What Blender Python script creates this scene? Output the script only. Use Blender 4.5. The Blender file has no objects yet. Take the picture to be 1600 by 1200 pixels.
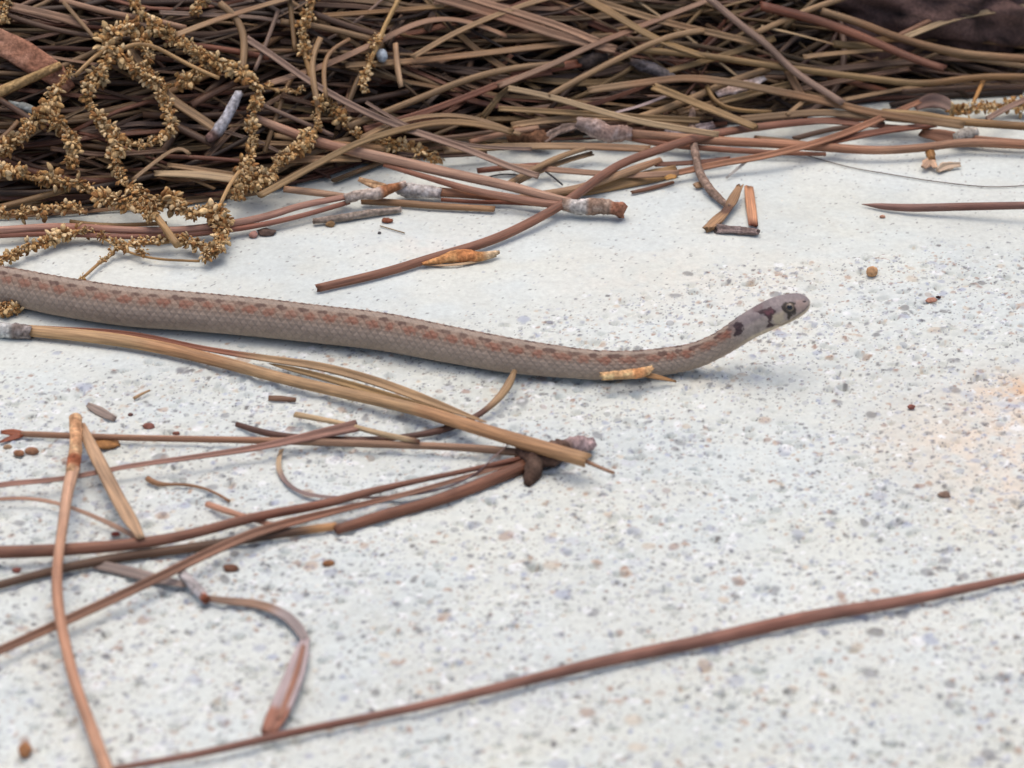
import bpy, math, random
import numpy as np
from mathutils import Vector

# ------------------------------------------------------------------ camera, sky, sun, exposure
SC = bpy.context.scene
COL = SC.collection
DIST, PITCH, FPX = 0.40, math.radians(30.0), 4000.0      # metres, radians, focal length in photo pixels
CAM = np.array([0.0, -DIST * math.cos(PITCH), DIST * math.sin(PITCH)])
cam_data = bpy.data.cameras.new('camera')
cam = bpy.data.objects.new('camera', cam_data)
COL.objects.link(cam)
cam.location = CAM
cam.rotation_euler = (math.pi / 2 - PITCH, 0, 0)
cam_data.lens, cam_data.sensor_width = 90.0, 36.0
cam_data.clip_start, cam_data.clip_end = 0.01, 500.0
cam_data.dof.use_dof = True
cam_data.dof.focus_distance = 0.428
cam_data.dof.aperture_fstop = 31.0
SC.camera = cam

SUN_EL, SUN_ROT = math.radians(80), math.radians(-16)     # soft light from beyond the snake
world = bpy.data.worlds.new('World')
SC.world = world
world.use_nodes = True
wn = world.node_tree.nodes
bg = wn['Background']
sky = wn.new('ShaderNodeTexSky')
sky.sky_type = 'NISHITA'
sky.sun_disc = False
sky.sun_elevation, sky.sun_rotation = SUN_EL, SUN_ROT
sky.air_density, sky.dust_density, sky.ozone_density = 0.8, 4.5, 0.0
world.node_tree.links.new(sky.outputs[0], bg.inputs[0])
bg.inputs[1].default_value = 0.15
sun_data = bpy.data.lights.new('sun', 'SUN')
sun = bpy.data.objects.new('sun', sun_data)
COL.objects.link(sun)
sun_data.energy, sun_data.angle, sun_data.color = 0.75, math.radians(70), (1.0, 0.95, 0.87)
sdir = Vector((math.sin(SUN_ROT) * math.cos(SUN_EL), math.cos(SUN_ROT) * math.cos(SUN_EL), math.sin(SUN_EL)))
sun.location = sdir * 2
sun.rotation_euler = (-sdir).to_track_quat('-Z', 'Y').to_euler()
SC.view_settings.view_transform = 'Standard'
SC.view_settings.look = 'None'
SC.view_settings.exposure = 0.42
SC.view_settings.gamma = 1.0
SC.view_settings.use_curve_mapping = False
SC.cycles.use_denoising = True
SC.cycles.max_bounces = 6

# ------------------------------------------------------------------ helpers
rng = np.random.default_rng(7)
random.seed(7)
MM = 0.001
LIT = 1.25


def lin(c):
    c = np.asarray(c, float) / 255.0
    return np.where(c <= 0.04045, c / 12.92, ((c + 0.055) / 1.055) ** 2.4)


def alb(c):                       # base colour of something that shows as sRGB c when fully lit
    return lin(c) / LIT


_lat = np.random.default_rng(3).random((256, 256))


def vnoise(x, y):                 # smooth value noise, 0..1
    x = np.asarray(x, float); y = np.asarray(y, float)
    xi = np.floor(x).astype(int); yi = np.floor(y).astype(int)
    fx = x - xi; fy = y - yi
    fx = fx * fx * (3 - 2 * fx); fy = fy * fy * (3 - 2 * fy)
    a = _lat[xi & 255, yi & 255]; b = _lat[(xi + 1) & 255, yi & 255]
    c = _lat[xi & 255, (yi + 1) & 255]; d = _lat[(xi + 1) & 255, (yi + 1) & 255]
    return (a * (1 - fx) + b * fx) * (1 - fy) + (c * (1 - fx) + d * fx) * fy


def fbm(x, y, o=3):
    s = 0; a = 0.5
    for k in range(o):
        s = s + a * vnoise(x * 2 ** k + 17.3 * k, y * 2 ** k + 5.1 * k); a *= 0.5
    return s / (1 - 0.5 ** o)


def ray(px, py):                  # direction of a photo pixel
    d = np.array([(px - 800) / FPX, 1.0, (600 - py) / FPX])
    c, s = math.cos(PITCH), math.sin(PITCH)
    return np.array([d[0], d[1] * c + d[2] * s, -d[1] * s + d[2] * c])


def project(P):
    P = np.atleast_2d(P) - CAM
    c, s = math.cos(PITCH), math.sin(PITCH)
    dep = P[:, 1] * c - P[:, 2] * s
    up = P[:, 1] * s + P[:, 2] * c
    return np.stack([800 + FPX * P[:, 0] / dep, 600 - FPX * up / dep, dep], 1)


def ground_pt(px, py, z=0.0):
    d = ray(px, py)
    t = (z - CAM[2]) / d[2]
    return CAM + d * t


# the front edge of the straw pile: points on the slab
FRONT = [(-1200, 440), (-500, 392), (0, 352), (350, 316), (450, 302), (560, 278), (620, 258), (700, 240), (800, 226), (1000, 216), (1200, 198), (1300, 182),
         (1430, 165), (1600, 150), (2000, 130), (2800, 80)]
_fp = np.array([ground_pt(*p) for p in FRONT])


def front_d(x, y):
    return y - np.interp(x, _fp[:, 0], _fp[:, 1])


def gz(x, y):                     # slow undulation of the slab
    return (fbm(np.asarray(x) / 0.045 + 9, np.asarray(y) / 0.03 + 4, 2) - 0.5) * 0.0009


def pile(x, y):                   # height of the straw surface above the slab
    d = front_d(x, y)
    k = 0.004
    soft = k * np.log1p(np.exp(np.clip(d / k, -40, 40)))
    h = 0.80 * soft
    lim = 0.032 + 0.12 * np.maximum(d - 0.04, 0) / (1 + np.maximum(d - 0.04, 0) / 0.4)
    h = np.where(h < lim, h, lim)
    return h


def on_surface(px, py, h):        # pixel -> point h metres above the slab / straw surface
    d = ray(px, py)
    t0, t1 = 0.2, 0.9
    ts = np.linspace(t0, t1, 240)
    P = CAM[None] + ts[:, None] * d[None]
    f = P[:, 2] - (pile(P[:, 0], P[:, 1]) + gz(P[:, 0], P[:, 1]) + h)
    i = int(np.argmax(f < 0)) if (f < 0).any() else len(ts) - 1
    i = max(i, 1)
    a = f[i - 1] / (f[i - 1] - f[i]) if f[i] != f[i - 1] else 0
    return P[i - 1] + (P[i] - P[i - 1]) * a


def spline(pts, step):            # Catmull-Rom through rows of pts (any width), resampled about every `step` of the first two columns
    p = np.asarray(pts, float)
    if len(p) == 2:
        n = max(2, int(np.linalg.norm((p[1] - p[0])[:2]) / step) + 1)
        return p[0] + (p[1] - p[0]) * np.linspace(0, 1, n)[:, None]
    e = np.vstack([2 * p[0] - p[1], p, 2 * p[-1] - p[-2]])
    out = []
    for i in range(1, len(e) - 2):
        a, b, c, d = e[i - 1], e[i], e[i + 1], e[i + 2]
        n = max(2, int(np.linalg.norm((c - b)[:2]) / step))
        t = np.linspace(0, 1, n, endpoint=False)[:, None]
        out.append(0.5 * (2 * b + (c - a) * t + (2 * a - 5 * b + 4 * c - d) * t ** 2 + (3 * b - 3 * c + d - a) * t ** 3))
    out.append(p[-1:])
    return np.vstack(out)


# cross-sections: (side, up) in units of half the width; 'half' is the grooved half-round of a pine needle
PROF = {
    'half': [(1.0, 0.0), (0.82, 0.45), (0.42, 0.72), (0.0, 0.80), (-0.42, 0.72), (-0.82, 0.45), (-1.0, 0.0), (-0.72, -0.16), (-0.35, -0.05), (0.0, 0.10), (0.35, -0.05), (0.72, -0.16)],
    'groove': [(1.0, 0.05), (0.95, 0.32), (0.62, 0.34), (0.28, 0.12), (0.0, 0.04), (-0.28, 0.12), (-0.62, 0.34), (-0.95, 0.32), (-1.0, 0.05), (-0.7, -0.4), (0.0, -0.62), (0.7, -0.4)],
    'round': [(math.cos(a), math.sin(a)) for a in np.linspace(0, 2 * math.pi, 12, endpoint=False)],
    'flat': [(1.0, 0.0), (0.9, 0.2), (0.5, 0.26), (0.12, 0.16), (-0.12, 0.16), (-0.5, 0.26), (-0.9, 0.2), (-1.0, 0.0), (-0.6, -0.2), (0.0, -0.22), (0.6, -0.2)],
    'penta': [(1.0, 0.0), (0.5, 0.62), (-0.5, 0.62), (-1.0, 0.0), (0.0, -0.3)],
}


def frames(P, up=(0, 0, 1)):
    T = np.gradient(P, axis=0)
    T /= np.linalg.norm(T, axis=1)[:, None] + 1e-12
    n = np.array(up, float)
    N = np.zeros_like(P)
    for i in range(len(P)):
        n = n - T[i] * (n @ T[i])
        if np.linalg.norm(n) < 1e-3:
            n = np.cross(T[i], [0, 1, 0])
        n = n / np.linalg.norm(n)
        N[i] = n
    return T, N, np.cross(T, N)


def sweep(P, W, prof='half', roll=0.0, twist=0.0, lump=0.0, seed=0, ragged=0.0):
    """verts, faces, (along, around) for a tube of half-widths W along P"""
    P = np.asarray(P, float); n = len(P)
    W = np.broadcast_to(np.asarray(W, float), (n,))
    pr = np.array(PROF[prof]); m = len(pr)
    T, N, S = frames(P)
    s = np.concatenate([[0], np.cumsum(np.linalg.norm(np.diff(P, axis=0), axis=1))])
    a = roll + twist * s / max(s[-1], 1e-9)
    ca, sa = np.cos(a)[:, None], np.sin(a)[:, None]
    A = pr[None, :, 0] * ca - pr[None, :, 1] * sa
    B = pr[None, :, 0] * sa + pr[None, :, 1] * ca
    if lump:
        th = np.arange(m) / m * 6
        L = 1 + lump * 2 * (fbm(s[:, None] / (W.mean() * 1.9) + seed * 3.7 + 0 * th[None], th[None] * 0.9 + seed * 1.3 + 0 * s[:, None], 3) - 0.5)
        fine = np.random.default_rng(seed + 5).uniform(1 - lump * .22, 1 + lump * .22, (n, m))
        A = A * L * fine; B = B * L * fine
    V = P[:, None, :] + S[:, None, :] * (A * W[:, None])[..., None] + N[:, None, :] * (B * W[:, None])[..., None]
    if ragged:
        r = np.random.default_rng(seed + 11)
        V[0] -= T[0] * (r.random((m, 1)) * ragged * W[0]); V[-1] += T[-1] * (r.random((m, 1)) * ragged * W[-1])
    V = V.reshape(-1, 3)
    i = np.arange(n - 1)[:, None] * m; j = np.arange(m)[None]; k = (j + 1) % m
    F = np.stack([i + j, i + k, i + m + k, i + m + j], -1).reshape(-1, 4).tolist()
    V = np.vstack([V, P[:1] - T[:1] * W[0] * 0.06, P[-1:] + T[-1:] * W[-1] * 0.06])
    c0, c1 = n * m, n * m + 1
    for q in range(m):
        F.append([c0, (q + 1) % m, q]); F.append([c1, (n - 1) * m + q, (n - 1) * m + (q + 1) % m])
    al = np.concatenate([np.repeat(s, m), [0, s[-1]]]); ar = np.concatenate([np.tile(np.arange(m), n), [0, 0]])
    return V, F, al, ar


def mesh_from(name, V, F, C=None, smooth=True, along=None, around=None):
    me = bpy.data.meshes.new(name)
    me.from_pydata(np.asarray(V).tolist(), [], F if isinstance(F, list) else F.tolist())
    if C is not None:
        at = me.color_attributes.new('Col', 'FLOAT_COLOR', 'POINT')
        C = np.asarray(C, float)
        at.data.foreach_set('color', np.concatenate([np.clip(C, 0, 1), np.ones((len(C), 1))], 1).astype(np.float32).ravel())
    if along is not None:
        for nm, arr in (('along', along), ('around', around)):
            a = me.attributes.new(nm, 'FLOAT', 'POINT'); a.data.foreach_set('value', np.asarray(arr, np.float32))
    if smooth:
        me.shade_smooth()
    return me


def link(name, me, mat, parent=None, base=None):
    """one mesh object whose origin is at `base` (or under its middle); children get positions relative to their parent"""
    V = np.empty(len(me.vertices) * 3, np.float32); me.vertices.foreach_get('co', V); V = V.reshape(-1, 3)
    if base is None:
        base = np.array([(V[:, 0].min() + V[:, 0].max()) / 2, (V[:, 1].min() + V[:, 1].max()) / 2, V[:, 2].min()])
    V = V - base
    me.vertices.foreach_set('co', V.astype(np.float32).ravel()); me.update()
    o = bpy.data.objects.new(name, me); COL.objects.link(o)
    if not me.materials:
        me.materials.append(mat)
    if parent is not None:
        o.parent = parent
        o.location = Vector(base) - Vector(parent['_w'])
    else:
        o.location = base
    o['_w'] = list(map(float, base))
    return o


def empty(name, base):
    o = bpy.data.objects.new(name, None); COL.objects.link(o)
    o.empty_display_size = 0.005
    o.location = base; o['_w'] = list(map(float, base))
    return o


def tag(o, label, cat, group=None):
    o['label'] = label; o['category'] = cat
    if group:
        o['group'] = group
    return o


# ------------------------------------------------------------------ materials
def mat_attr(name, rough=0.6, spec=0.35, noise_scale=2500.0, noise_amt=0.25, bump=0.0, bump_scale=2500.0, streak=False, hue=0.0, trans=0.0):
    m = bpy.data.materials.new(name); m.use_nodes = True
    nt = m.node_tree; N = nt.nodes; L = nt.links
    b = N['Principled BSDF']
    b.inputs['Roughness'].default_value = rough
    b.inputs['Specular IOR Level'].default_value = spec
    at = N.new('ShaderNodeAttribute'); at.attribute_name = 'Col'
    if streak:
        a1 = N.new('ShaderNodeAttribute'); a1.attribute_name = 'along'
        a2 = N.new('ShaderNodeAttribute'); a2.attribute_name = 'around'
        info = N.new('ShaderNodeObjectInfo')
        cx = N.new('ShaderNodeCombineXYZ')
        m1 = N.new('ShaderNodeMath'); m1.operation = 'MULTIPLY'; m1.inputs[1].default_value = 90.0
        L.new(a1.outputs['Fac'], m1.inputs[0]); L.new(m1.outputs[0], cx.inputs[0])
        L.new(a2.outputs['Fac'], cx.inputs[1])
        m2 = N.new('ShaderNodeMath'); m2.operation = 'MULTIPLY'; m2.inputs[1].default_value = 50.0
        L.new(info.outputs['Random'], m2.inputs[0]); L.new(m2.outputs[0], cx.inputs[2])
        vec = cx.outputs[0]; sc = 1.6
    else:
        tc = N.new('ShaderNodeTexCoord'); vec = tc.outputs['Object']; sc = noise_scale
    nz = N.new('ShaderNodeTexNoise'); nz.inputs['Scale'].default_value = sc; nz.inputs['Detail'].default_value = 4
    L.new(vec, nz.inputs['Vector'])
    mr = N.new('ShaderNodeMapRange'); mr.inputs['From Min'].default_value = 0.3; mr.inputs['From Max'].default_value = 0.7
    mr.inputs['To Min'].default_value = 1 - noise_amt; mr.inputs['To Max'].default_value = 1 + noise_amt
    L.new(nz.outputs['Fac'], mr.inputs['Value'])
    mul = N.new('ShaderNodeVectorMath'); mul.operation = 'SCALE'
    L.new(at.outputs['Color'], mul.inputs[0]); L.new(mr.outputs[0], mul.inputs['Scale'])
    colout = mul.outputs[0]
    if hue:
        info2 = N.new('ShaderNodeObjectInfo')
        hs = N.new('ShaderNodeHueSaturation')
        mv = N.new('ShaderNodeMapRange'); mv.inputs['To Min'].default_value = 1 - hue; mv.inputs['To Max'].default_value = 1 + hue
        L.new(info2.outputs['Random'], mv.inputs['Value']); L.new(mv.outputs[0], hs.inputs['Value'])
        L.new(colout, hs.inputs['Color']); colout = hs.outputs[0]
    L.new(colout, b.inputs['Base Color'])
    if bump:
        tc2 = N.new('ShaderNodeTexCoord')
        nb = N.new('ShaderNodeTexNoise'); nb.inputs['Scale'].default_value = bump_scale; nb.inputs['Detail'].default_value = 3
        L.new(tc2.outputs['Object'], nb.inputs['Vector'])
        bp = N.new('ShaderNodeBump'); bp.inputs['Strength'].default_value = bump; bp.inputs['Distance'].default_value = 0.0002
        L.new(nb.outputs['Fac'], bp.inputs['Height']); L.new(bp.outputs[0], b.inputs['Normal'])
    if trans:
        b.inputs['Transmission Weight'].default_value = 0.0
        b.inputs['Subsurface Weight'].default_value = trans
        b.inputs['Subsurface Radius'].default_value = (0.0006, 0.0004, 0.0002)
        b.inputs['Subsurface Scale'].default_value = 1.0
    return m


M_NEEDLE = mat_attr('dry_needle', 0.55, 0.35, noise_amt=0.34, bump=0.35, bump_scale=3000, streak=True)
M_BARK = mat_attr('twig_bark', 0.9, 0.15, 1800, 0.4, 0.9, 2600)
M_CATKIN = mat_attr('dry_catkin', 0.9, 0.12, 3500, 0.35, hue=0.25)
M_SNAKE = mat_attr('snake_skin', 0.55, 0.28, 3500, 0.10, 0.15, 6000)
M_STONE = mat_attr('grit', 0.85, 0.25, 1500, 0.3, 0.8, 1800)


def plain(name, col, rough, spec=0.5):
    m = bpy.data.materials.new(name); m.use_nodes = True
    N = m.node_tree.nodes; b = N['Principled BSDF']
    nz = N.new('ShaderNodeTexNoise'); nz.inputs['Scale'].default_value = 3000
    tc = N.new('ShaderNodeTexCoord'); m.node_tree.links.new(tc.outputs['Object'], nz.inputs['Vector'])
    rp = N.new('ShaderNodeValToRGB')
    rp.color_ramp.elements[0].color = (*[c * 0.75 for c in col], 1); rp.color_ramp.elements[1].color = (*[min(1, c * 1.25) for c in col], 1)
    m.node_tree.links.new(nz.outputs['Fac'], rp.inputs[0]); m.node_tree.links.new(rp.outputs[0], b.inputs['Base Color'])
    b.inputs['Roughness'].default_value = rough; b.inputs['Specular IOR Level'].default_value = spec
    return m


def concrete_material():
    m = bpy.data.materials.new('white_concrete'); m.use_nodes = True
    nt = m.node_tree; N = nt.nodes; L = nt.links; b = N['Principled BSDF']
    b.inputs['Roughness'].default_value = 0.85; b.inputs['Specular IOR Level'].default_value = 0.25
    at = N.new('ShaderNodeAttribute'); at.attribute_name = 'Col'
    rg = N.new('ShaderNodeAttribute'); rg.attribute_name = 'along'      # how much sand shows
    tc = N.new('ShaderNodeTexCoord')
    nz = N.new('ShaderNodeTexNoise'); nz.inputs['Scale'].default_value = 900; nz.inputs['Detail'].default_value = 5; nz.inputs['Roughness'].default_value = 0.7
    L.new(tc.outputs['Object'], nz.inputs['Vector'])
    mr = N.new('ShaderNodeMapRange'); mr.inputs['From Min'].default_value = 0.3; mr.inputs['From Max'].default_value = 0.7
    mr.inputs['To Min'].default_value = 0.9; mr.inputs['To Max'].default_value = 1.1
    L.new(nz.outputs['Fac'], mr.inputs['Value'])
    sc = N.new('ShaderNodeVectorMath'); sc.operation = 'SCALE'
    L.new(at.outputs['Color'], sc.inputs[0]); L.new(mr.outputs[0], sc.inputs['Scale'])
    out = sc.outputs[0]
    # fine sand: a few cells of a fine Voronoi take the colour of their grain
    for scale, lo, tint in ((2300, 0.86, 0.45), (1300, 0.93, 0.35), (620, 0.94, 0.2)):
        vo = N.new('ShaderNodeTexVoronoi'); vo.inputs['Scale'].default_value = scale
        L.new(tc.outputs['Object'], vo.inputs['Vector'])
        sp = N.new('ShaderNodeSeparateColor'); L.new(vo.outputs['Color'], sp.inputs[0])
        gt = N.new('ShaderNodeMath'); gt.operation = 'GREATER_THAN'; gt.inputs[1].default_value = lo; L.new(sp.outputs[0], gt.inputs[0])
        ls = N.new('ShaderNodeMath'); ls.operation = 'LESS_THAN'; ls.inputs[1].default_value = 0.42; L.new(vo.outputs['Distance'], ls.inputs[0])
        mm = N.new('ShaderNodeMath'); mm.operation = 'MULTIPLY'; L.new(gt.outputs[0], mm.inputs[0]); L.new(ls.outputs[0], mm.inputs[1])
        m3 = N.new('ShaderNodeMath'); m3.operation = 'MULTIPLY'; L.new(mm.outputs[0], m3.inputs[0]); L.new(rg.outputs['Fac'], m3.inputs[1])
        rp = N.new('ShaderNodeValToRGB'); rp.color_ramp.interpolation = 'CONSTANT'
        els = rp.color_ramp.elements
        cols = [(0.10, 0.10, 0.11), (0.26, 0.27, 0.31), (0.30, 0.20, 0.15), (0.33, 0.31, 0.27), (0.20, 0.22, 0.27)]
        els[0].color = (*cols[0], 1); els[0].position = 0; els[1].color = (*cols[1], 1); els[1].position = 0.25
        for q, p in ((2, 0.5), (3, 0.62), (4, 0.82)):
            e = els.new(p); e.color = (*cols[q], 1)
        L.new(sp.outputs[1], rp.inputs[0])
        mx = N.new('ShaderNodeMix'); mx.data_type = 'RGBA'
        m4 = N.new('ShaderNodeMath'); m4.operation = 'MULTIPLY'; m4.inputs[1].default_value = tint + 0.2
        L.new(m3.outputs[0], m4.inputs[0])
        L.new(m4.outputs[0], mx.inputs[0]); L.new(out, mx.inputs[6]); L.new(rp.outputs[0], mx.inputs[7])
        out = mx.outputs[2]
    L.new(out, b.inputs['Base Color'])
    bp = N.new('ShaderNodeBump'); bp.inputs['Strength'].default_value = 0.5; bp.inputs['Distance'].default_value = 0.00012
    nb = N.new('ShaderNodeTexNoise'); nb.inputs['Scale'].default_value = 2600; nb.inputs['Detail'].default_value = 3
    L.new(tc.outputs['Object'], nb.inputs['Vector']); L.new(nb.outputs['Fac'], bp.inputs['Height']); L.new(bp.outputs[0], b.inputs['Normal'])
    return m


def grid_mesh(name, xs, ys, Z, C=None, along=None):
    nx, ny = len(xs), len(ys)
    X, Y = np.meshgrid(xs, ys)
    V = np.stack([X, Y, Z], -1).reshape(-1, 3).astype(np.float32)
    i = np.arange(ny - 1)[:, None] * nx; j = np.arange(nx - 1)[None]
    F = np.stack([i + j, i + j + 1, i + nx + j + 1, i + nx + j], -1).reshape(-1).astype(np.int32)
    nf = len(F) // 4
    me = bpy.data.meshes.new(name)
    me.vertices.add(len(V)); me.vertices.foreach_set('co', V.ravel())
    me.loops.add(len(F)); me.loops.foreach_set('vertex_index', F)
    me.polygons.add(nf); me.polygons.foreach_set('loop_start', np.arange(nf, dtype=np.int32) * 4)
    me.update(calc_edges=True)
    if C is not None:
        at = me.color_attributes.new('Col', 'FLOAT_COLOR', 'POINT')
        at.data.foreach_set('color', np.concatenate([C.reshape(-1, 3), np.ones((nx * ny, 1))], 1).astype(np.float32).ravel())
    if along is not None:
        a = me.attributes.new('along', 'FLOAT', 'POINT'); a.data.foreach_set('value', along.astype(np.float32).ravel())
    me.shade_smooth()
    return me


def spaced(lo, hi, step, far_lo, far_hi, g=1.35):
    c = list(np.arange(lo, hi, step)); s = step; a = []
    x = lo
    while x > far_lo:
        s *= g; x -= s; a.append(max(x, far_lo))
    b = []; s = step; x = c[-1]
    while x < far_hi:
        s *= g; x += s; b.append(min(x, far_hi))
    return np.array(a[::-1] + c + b)


# ------------------------------------------------------------------ the setting: slab and soil
# where the trowelled band ends and the sandy surface begins (pixels on the slab)
EDGE = np.array([ground_pt(*p) for p in [(-900, 760), (0, 585), (250, 556), (480, 520), (800, 490), (1000, 455), (1200, 418), (1400, 385), (1600, 370), (2400, 330)]])


def sandy(x, y):
    d = np.interp(x, EDGE[:, 0], EDGE[:, 1]) - y + (fbm(x / 0.012 + 3, y / 0.012 + 8, 3) - 0.5) * 0.022
    return np.clip(d / 0.010 + 0.35, 0, 1)


def build_slab():
    xs = np.concatenate([spaced(-0.165, -0.0985, 0.0006, -1.3, -0.0984, 1.3)[:-1], np.arange(-0.098, 0.098, 0.00026), spaced(0.0985, 0.165, 0.0006, 0.0984, 1.3, 1.3)[1:]])
    xs = np.unique(np.round(xs, 7))
    ys = np.concatenate([spaced(-0.165, -0.1045, 0.0006, -1.3, -0.1044, 1.3)[:-1], np.arange(-0.104, -0.02, 0.00024), spaced(-0.01985, 0.092, 0.00034, -0.0199, 0.16, 1.4)[1:]])
    ys = np.unique(np.round(ys, 7))
    X, Y = np.meshgrid(xs, ys)
    R = sandy(X, Y)
    Z = gz(X, Y).astype(float)
    near = np.clip((0.165 - np.abs(X)) / 0.02, 0, 1) * np.clip((Y + 0.165) / 0.02, 0, 1)
    Z += near * (fbm(X / 0.0022, Y / 0.0022, 3) - 0.5) * (0.00010 + 0.00075 * R)
    tone = 0.575 + 0.05 * (fbm(X / 0.02 + 40, Y / 0.02, 3) - 0.5) * 2
    C = np.stack([tone * 0.965, tone * 1.005, tone * 0.925], -1)
    warm = np.clip((fbm(X / 0.03 + 70, Y / 0.02 + 11, 3) - 0.5) * 3.2, 0, 1)[..., None]
    C = C * (1 - warm * 0.5) + (C * np.array([1.02, 0.98, 0.90])) * warm * 0.5
    cool = np.clip((fbm(X / 0.011 + 31, Y / 0.008 + 57, 4) - 0.42) * 4, 0, 1)[..., None]
    C = C * (1 - cool * .55) + C * np.array([0.95, 1.0, 1.065]) * cool * .55
    C *= (1 + .10 * (fbm(X / .0035 + 3, Y / .0026 + 81, 3) - .5))[..., None]
    # rust and ochre stains; the yellowish light reflected below the neck is painted too
    for px, py, rx, ry, col, k in ((1600, 606, .0065, .0040, (0.60, 0.38, 0.22), .6), (1570, 612, .0045, .0024, (0.62, 0.42, 0.27), .4), (1590, 700, .012, .017, (0.64, 0.50, 0.37), .55), (1490, 700, .013, .012, (0.63, 0.56, 0.46), .5),
                                   (1240, 480, .016, .02, (0.63, 0.61, 0.53), .4), (1110, 590, .006, .005, (0.60, 0.53, 0.40), .35), (1060, 440, .02, .012, (0.64, 0.61, 0.53), .35), (660, 385, .01, .006, (0.63, 0.60, 0.54), .4)):
        g = ground_pt(px, py)
        e = np.exp(-((X - g[0]) / rx) ** 2 - ((Y - g[1]) / ry) ** 2) * np.clip(3.2 * (fbm(X / 0.0022 + 5, Y / 0.0022 + px, 4) - .25), 0, 1.7)
        e = np.clip(e * k, 0, 0.9)[..., None]
        C = C * (1 - e) + np.array(col) * e
    r = np.random.default_rng(5)
    pal = np.array([(.70, .71, .70), (.46, .48, .50), (.33, .35, .40), (.16, .16, .17), (.10, .09, .09), (.30, .19, .14), (.40, .28, .20), (.50, .42, .32), (.30, .33, .42)])
    prob = np.array([.22, .14, .12, .15, .09, .09, .07, .07, .05])

    def stamp(n, r0, r1, rough_only, hgt, strength):
        gx = r.uniform(-0.164, 0.164, n); gy = r.uniform(-0.164, 0.092, n)
        rr = r0 * (r1 / r0) ** (r.random(n) ** 2.2)
        keep = r.random(n) < (sandy(gx, gy) * np.clip(.15 + 1.7 * (fbm(gx / .009 + 2, gy / .009, 2) - .15), .1, 1) if rough_only else np.ones(n))
        ci = r.choice(len(pal), n, p=prob / prob.sum())
        asp = r.uniform(0.6, 1.0, n); an = r.uniform(0, math.pi, n)
        for q in np.nonzero(keep)[0]:
            x0, x1 = np.searchsorted(xs, (gx[q] - rr[q], gx[q] + rr[q])); y0, y1 = np.searchsorted(ys, (gy[q] - rr[q], gy[q] + rr[q]))
            if x1 <= x0 or y1 <= y0:
                continue
            dx = xs[x0:x1][None] - gx[q]; dy = ys[y0:y1][:, None] - gy[q]
            c, s = math.cos(an[q]), math.sin(an[q])
            d2 = ((dx * c + dy * s) / rr[q]) ** 2 + ((dy * c - dx * s) / (rr[q] * asp[q])) ** 2
            w = np.clip((1 - d2) * 2.2, 0, 1)
            Z[y0:y1, x0:x1] += np.sqrt(np.clip(1 - d2, 0, 1)) * rr[q] * hgt * r.uniform(-0.5, 1.0)
            C[y0:y1, x0:x1] += (pal[ci[q]] - C[y0:y1, x0:x1]) * (w * strength)[..., None]

    stamp(70000, 0.00018, 0.00056, True, 0.42, 0.78)
    stamp(3800, 0.00034, 0.00095, True, 0.30, 0.72)
    stamp(6500, 0.00050, 0.00150, True, 0.22, 0.62)
    pal = np.array([(.16, .16, .17), (.10, .09, .09), (.26, .20, .17), (.28, .30, .36), (.62, .58, .48)]); prob = np.array([.35, .2, .15, .2, .1])
    stamp(21000, 0.00014, 0.00030, False, -0.5, 0.75)
    # open pits of the sandy surface
    for _ in range(5200):
        gx, gy = r.uniform(-0.15, 0.15), r.uniform(-0.15, 0.09)
        if r.random() > sandy(np.array(gx), np.array(gy)):
            continue
        ra = r.uniform(0.0003, 0.0011); rb = ra * r.uniform(0.5, 1)
        x0, x1 = np.searchsorted(xs, (gx - ra * 1.5, gx + ra * 1.5)); y0, y1 = np.searchsorted(ys, (gy - rb * 1.5, gy + rb * 1.5))
        d2 = ((xs[x0:x1][None] - gx) / ra) ** 2 + ((ys[y0:y1][:, None] - gy) / rb) ** 2
        d2 = d2 * (.35 + 1.6 * fbm(xs[x0:x1][None] / .00045 + 0 * d2, ys[y0:y1][:, None] / .00045 + 0 * d2, 2))
        Z[y0:y1, x0:x1] -= np.clip(1.15 - d2, 0, 1) * ra * .8
    me = grid_mesh('concrete_slab', xs, ys, Z, C, 0.12 + 0.88 * R)
    me.materials.append(concrete_material())
    o = bpy.data.objects.new('pavement', me); COL.objects.link(o); o['kind'] = 'structure'
    return o


def build_soil():
    xs = spaced(-0.25, 0.25, 0.004, -60, 60, 1.4)
    ys = spaced(-0.05, 0.35, 0.004, -60, 60, 1.4)
    X, Y = np.meshgrid(xs, ys)
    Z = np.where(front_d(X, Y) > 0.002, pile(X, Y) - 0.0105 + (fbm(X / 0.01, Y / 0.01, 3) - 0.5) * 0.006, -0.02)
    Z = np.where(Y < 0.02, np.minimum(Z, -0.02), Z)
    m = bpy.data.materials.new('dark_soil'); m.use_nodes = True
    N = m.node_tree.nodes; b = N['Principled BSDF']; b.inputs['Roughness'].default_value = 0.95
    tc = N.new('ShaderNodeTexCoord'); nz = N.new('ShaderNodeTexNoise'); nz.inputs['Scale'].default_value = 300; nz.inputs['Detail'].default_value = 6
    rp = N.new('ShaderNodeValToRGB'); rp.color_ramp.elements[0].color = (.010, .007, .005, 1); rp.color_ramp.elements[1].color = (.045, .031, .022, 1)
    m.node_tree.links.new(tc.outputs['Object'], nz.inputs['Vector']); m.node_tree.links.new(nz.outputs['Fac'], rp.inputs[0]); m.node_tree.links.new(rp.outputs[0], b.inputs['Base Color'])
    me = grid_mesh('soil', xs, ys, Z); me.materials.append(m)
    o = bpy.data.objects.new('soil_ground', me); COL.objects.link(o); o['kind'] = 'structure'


build_slab()
build_soil()

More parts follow.
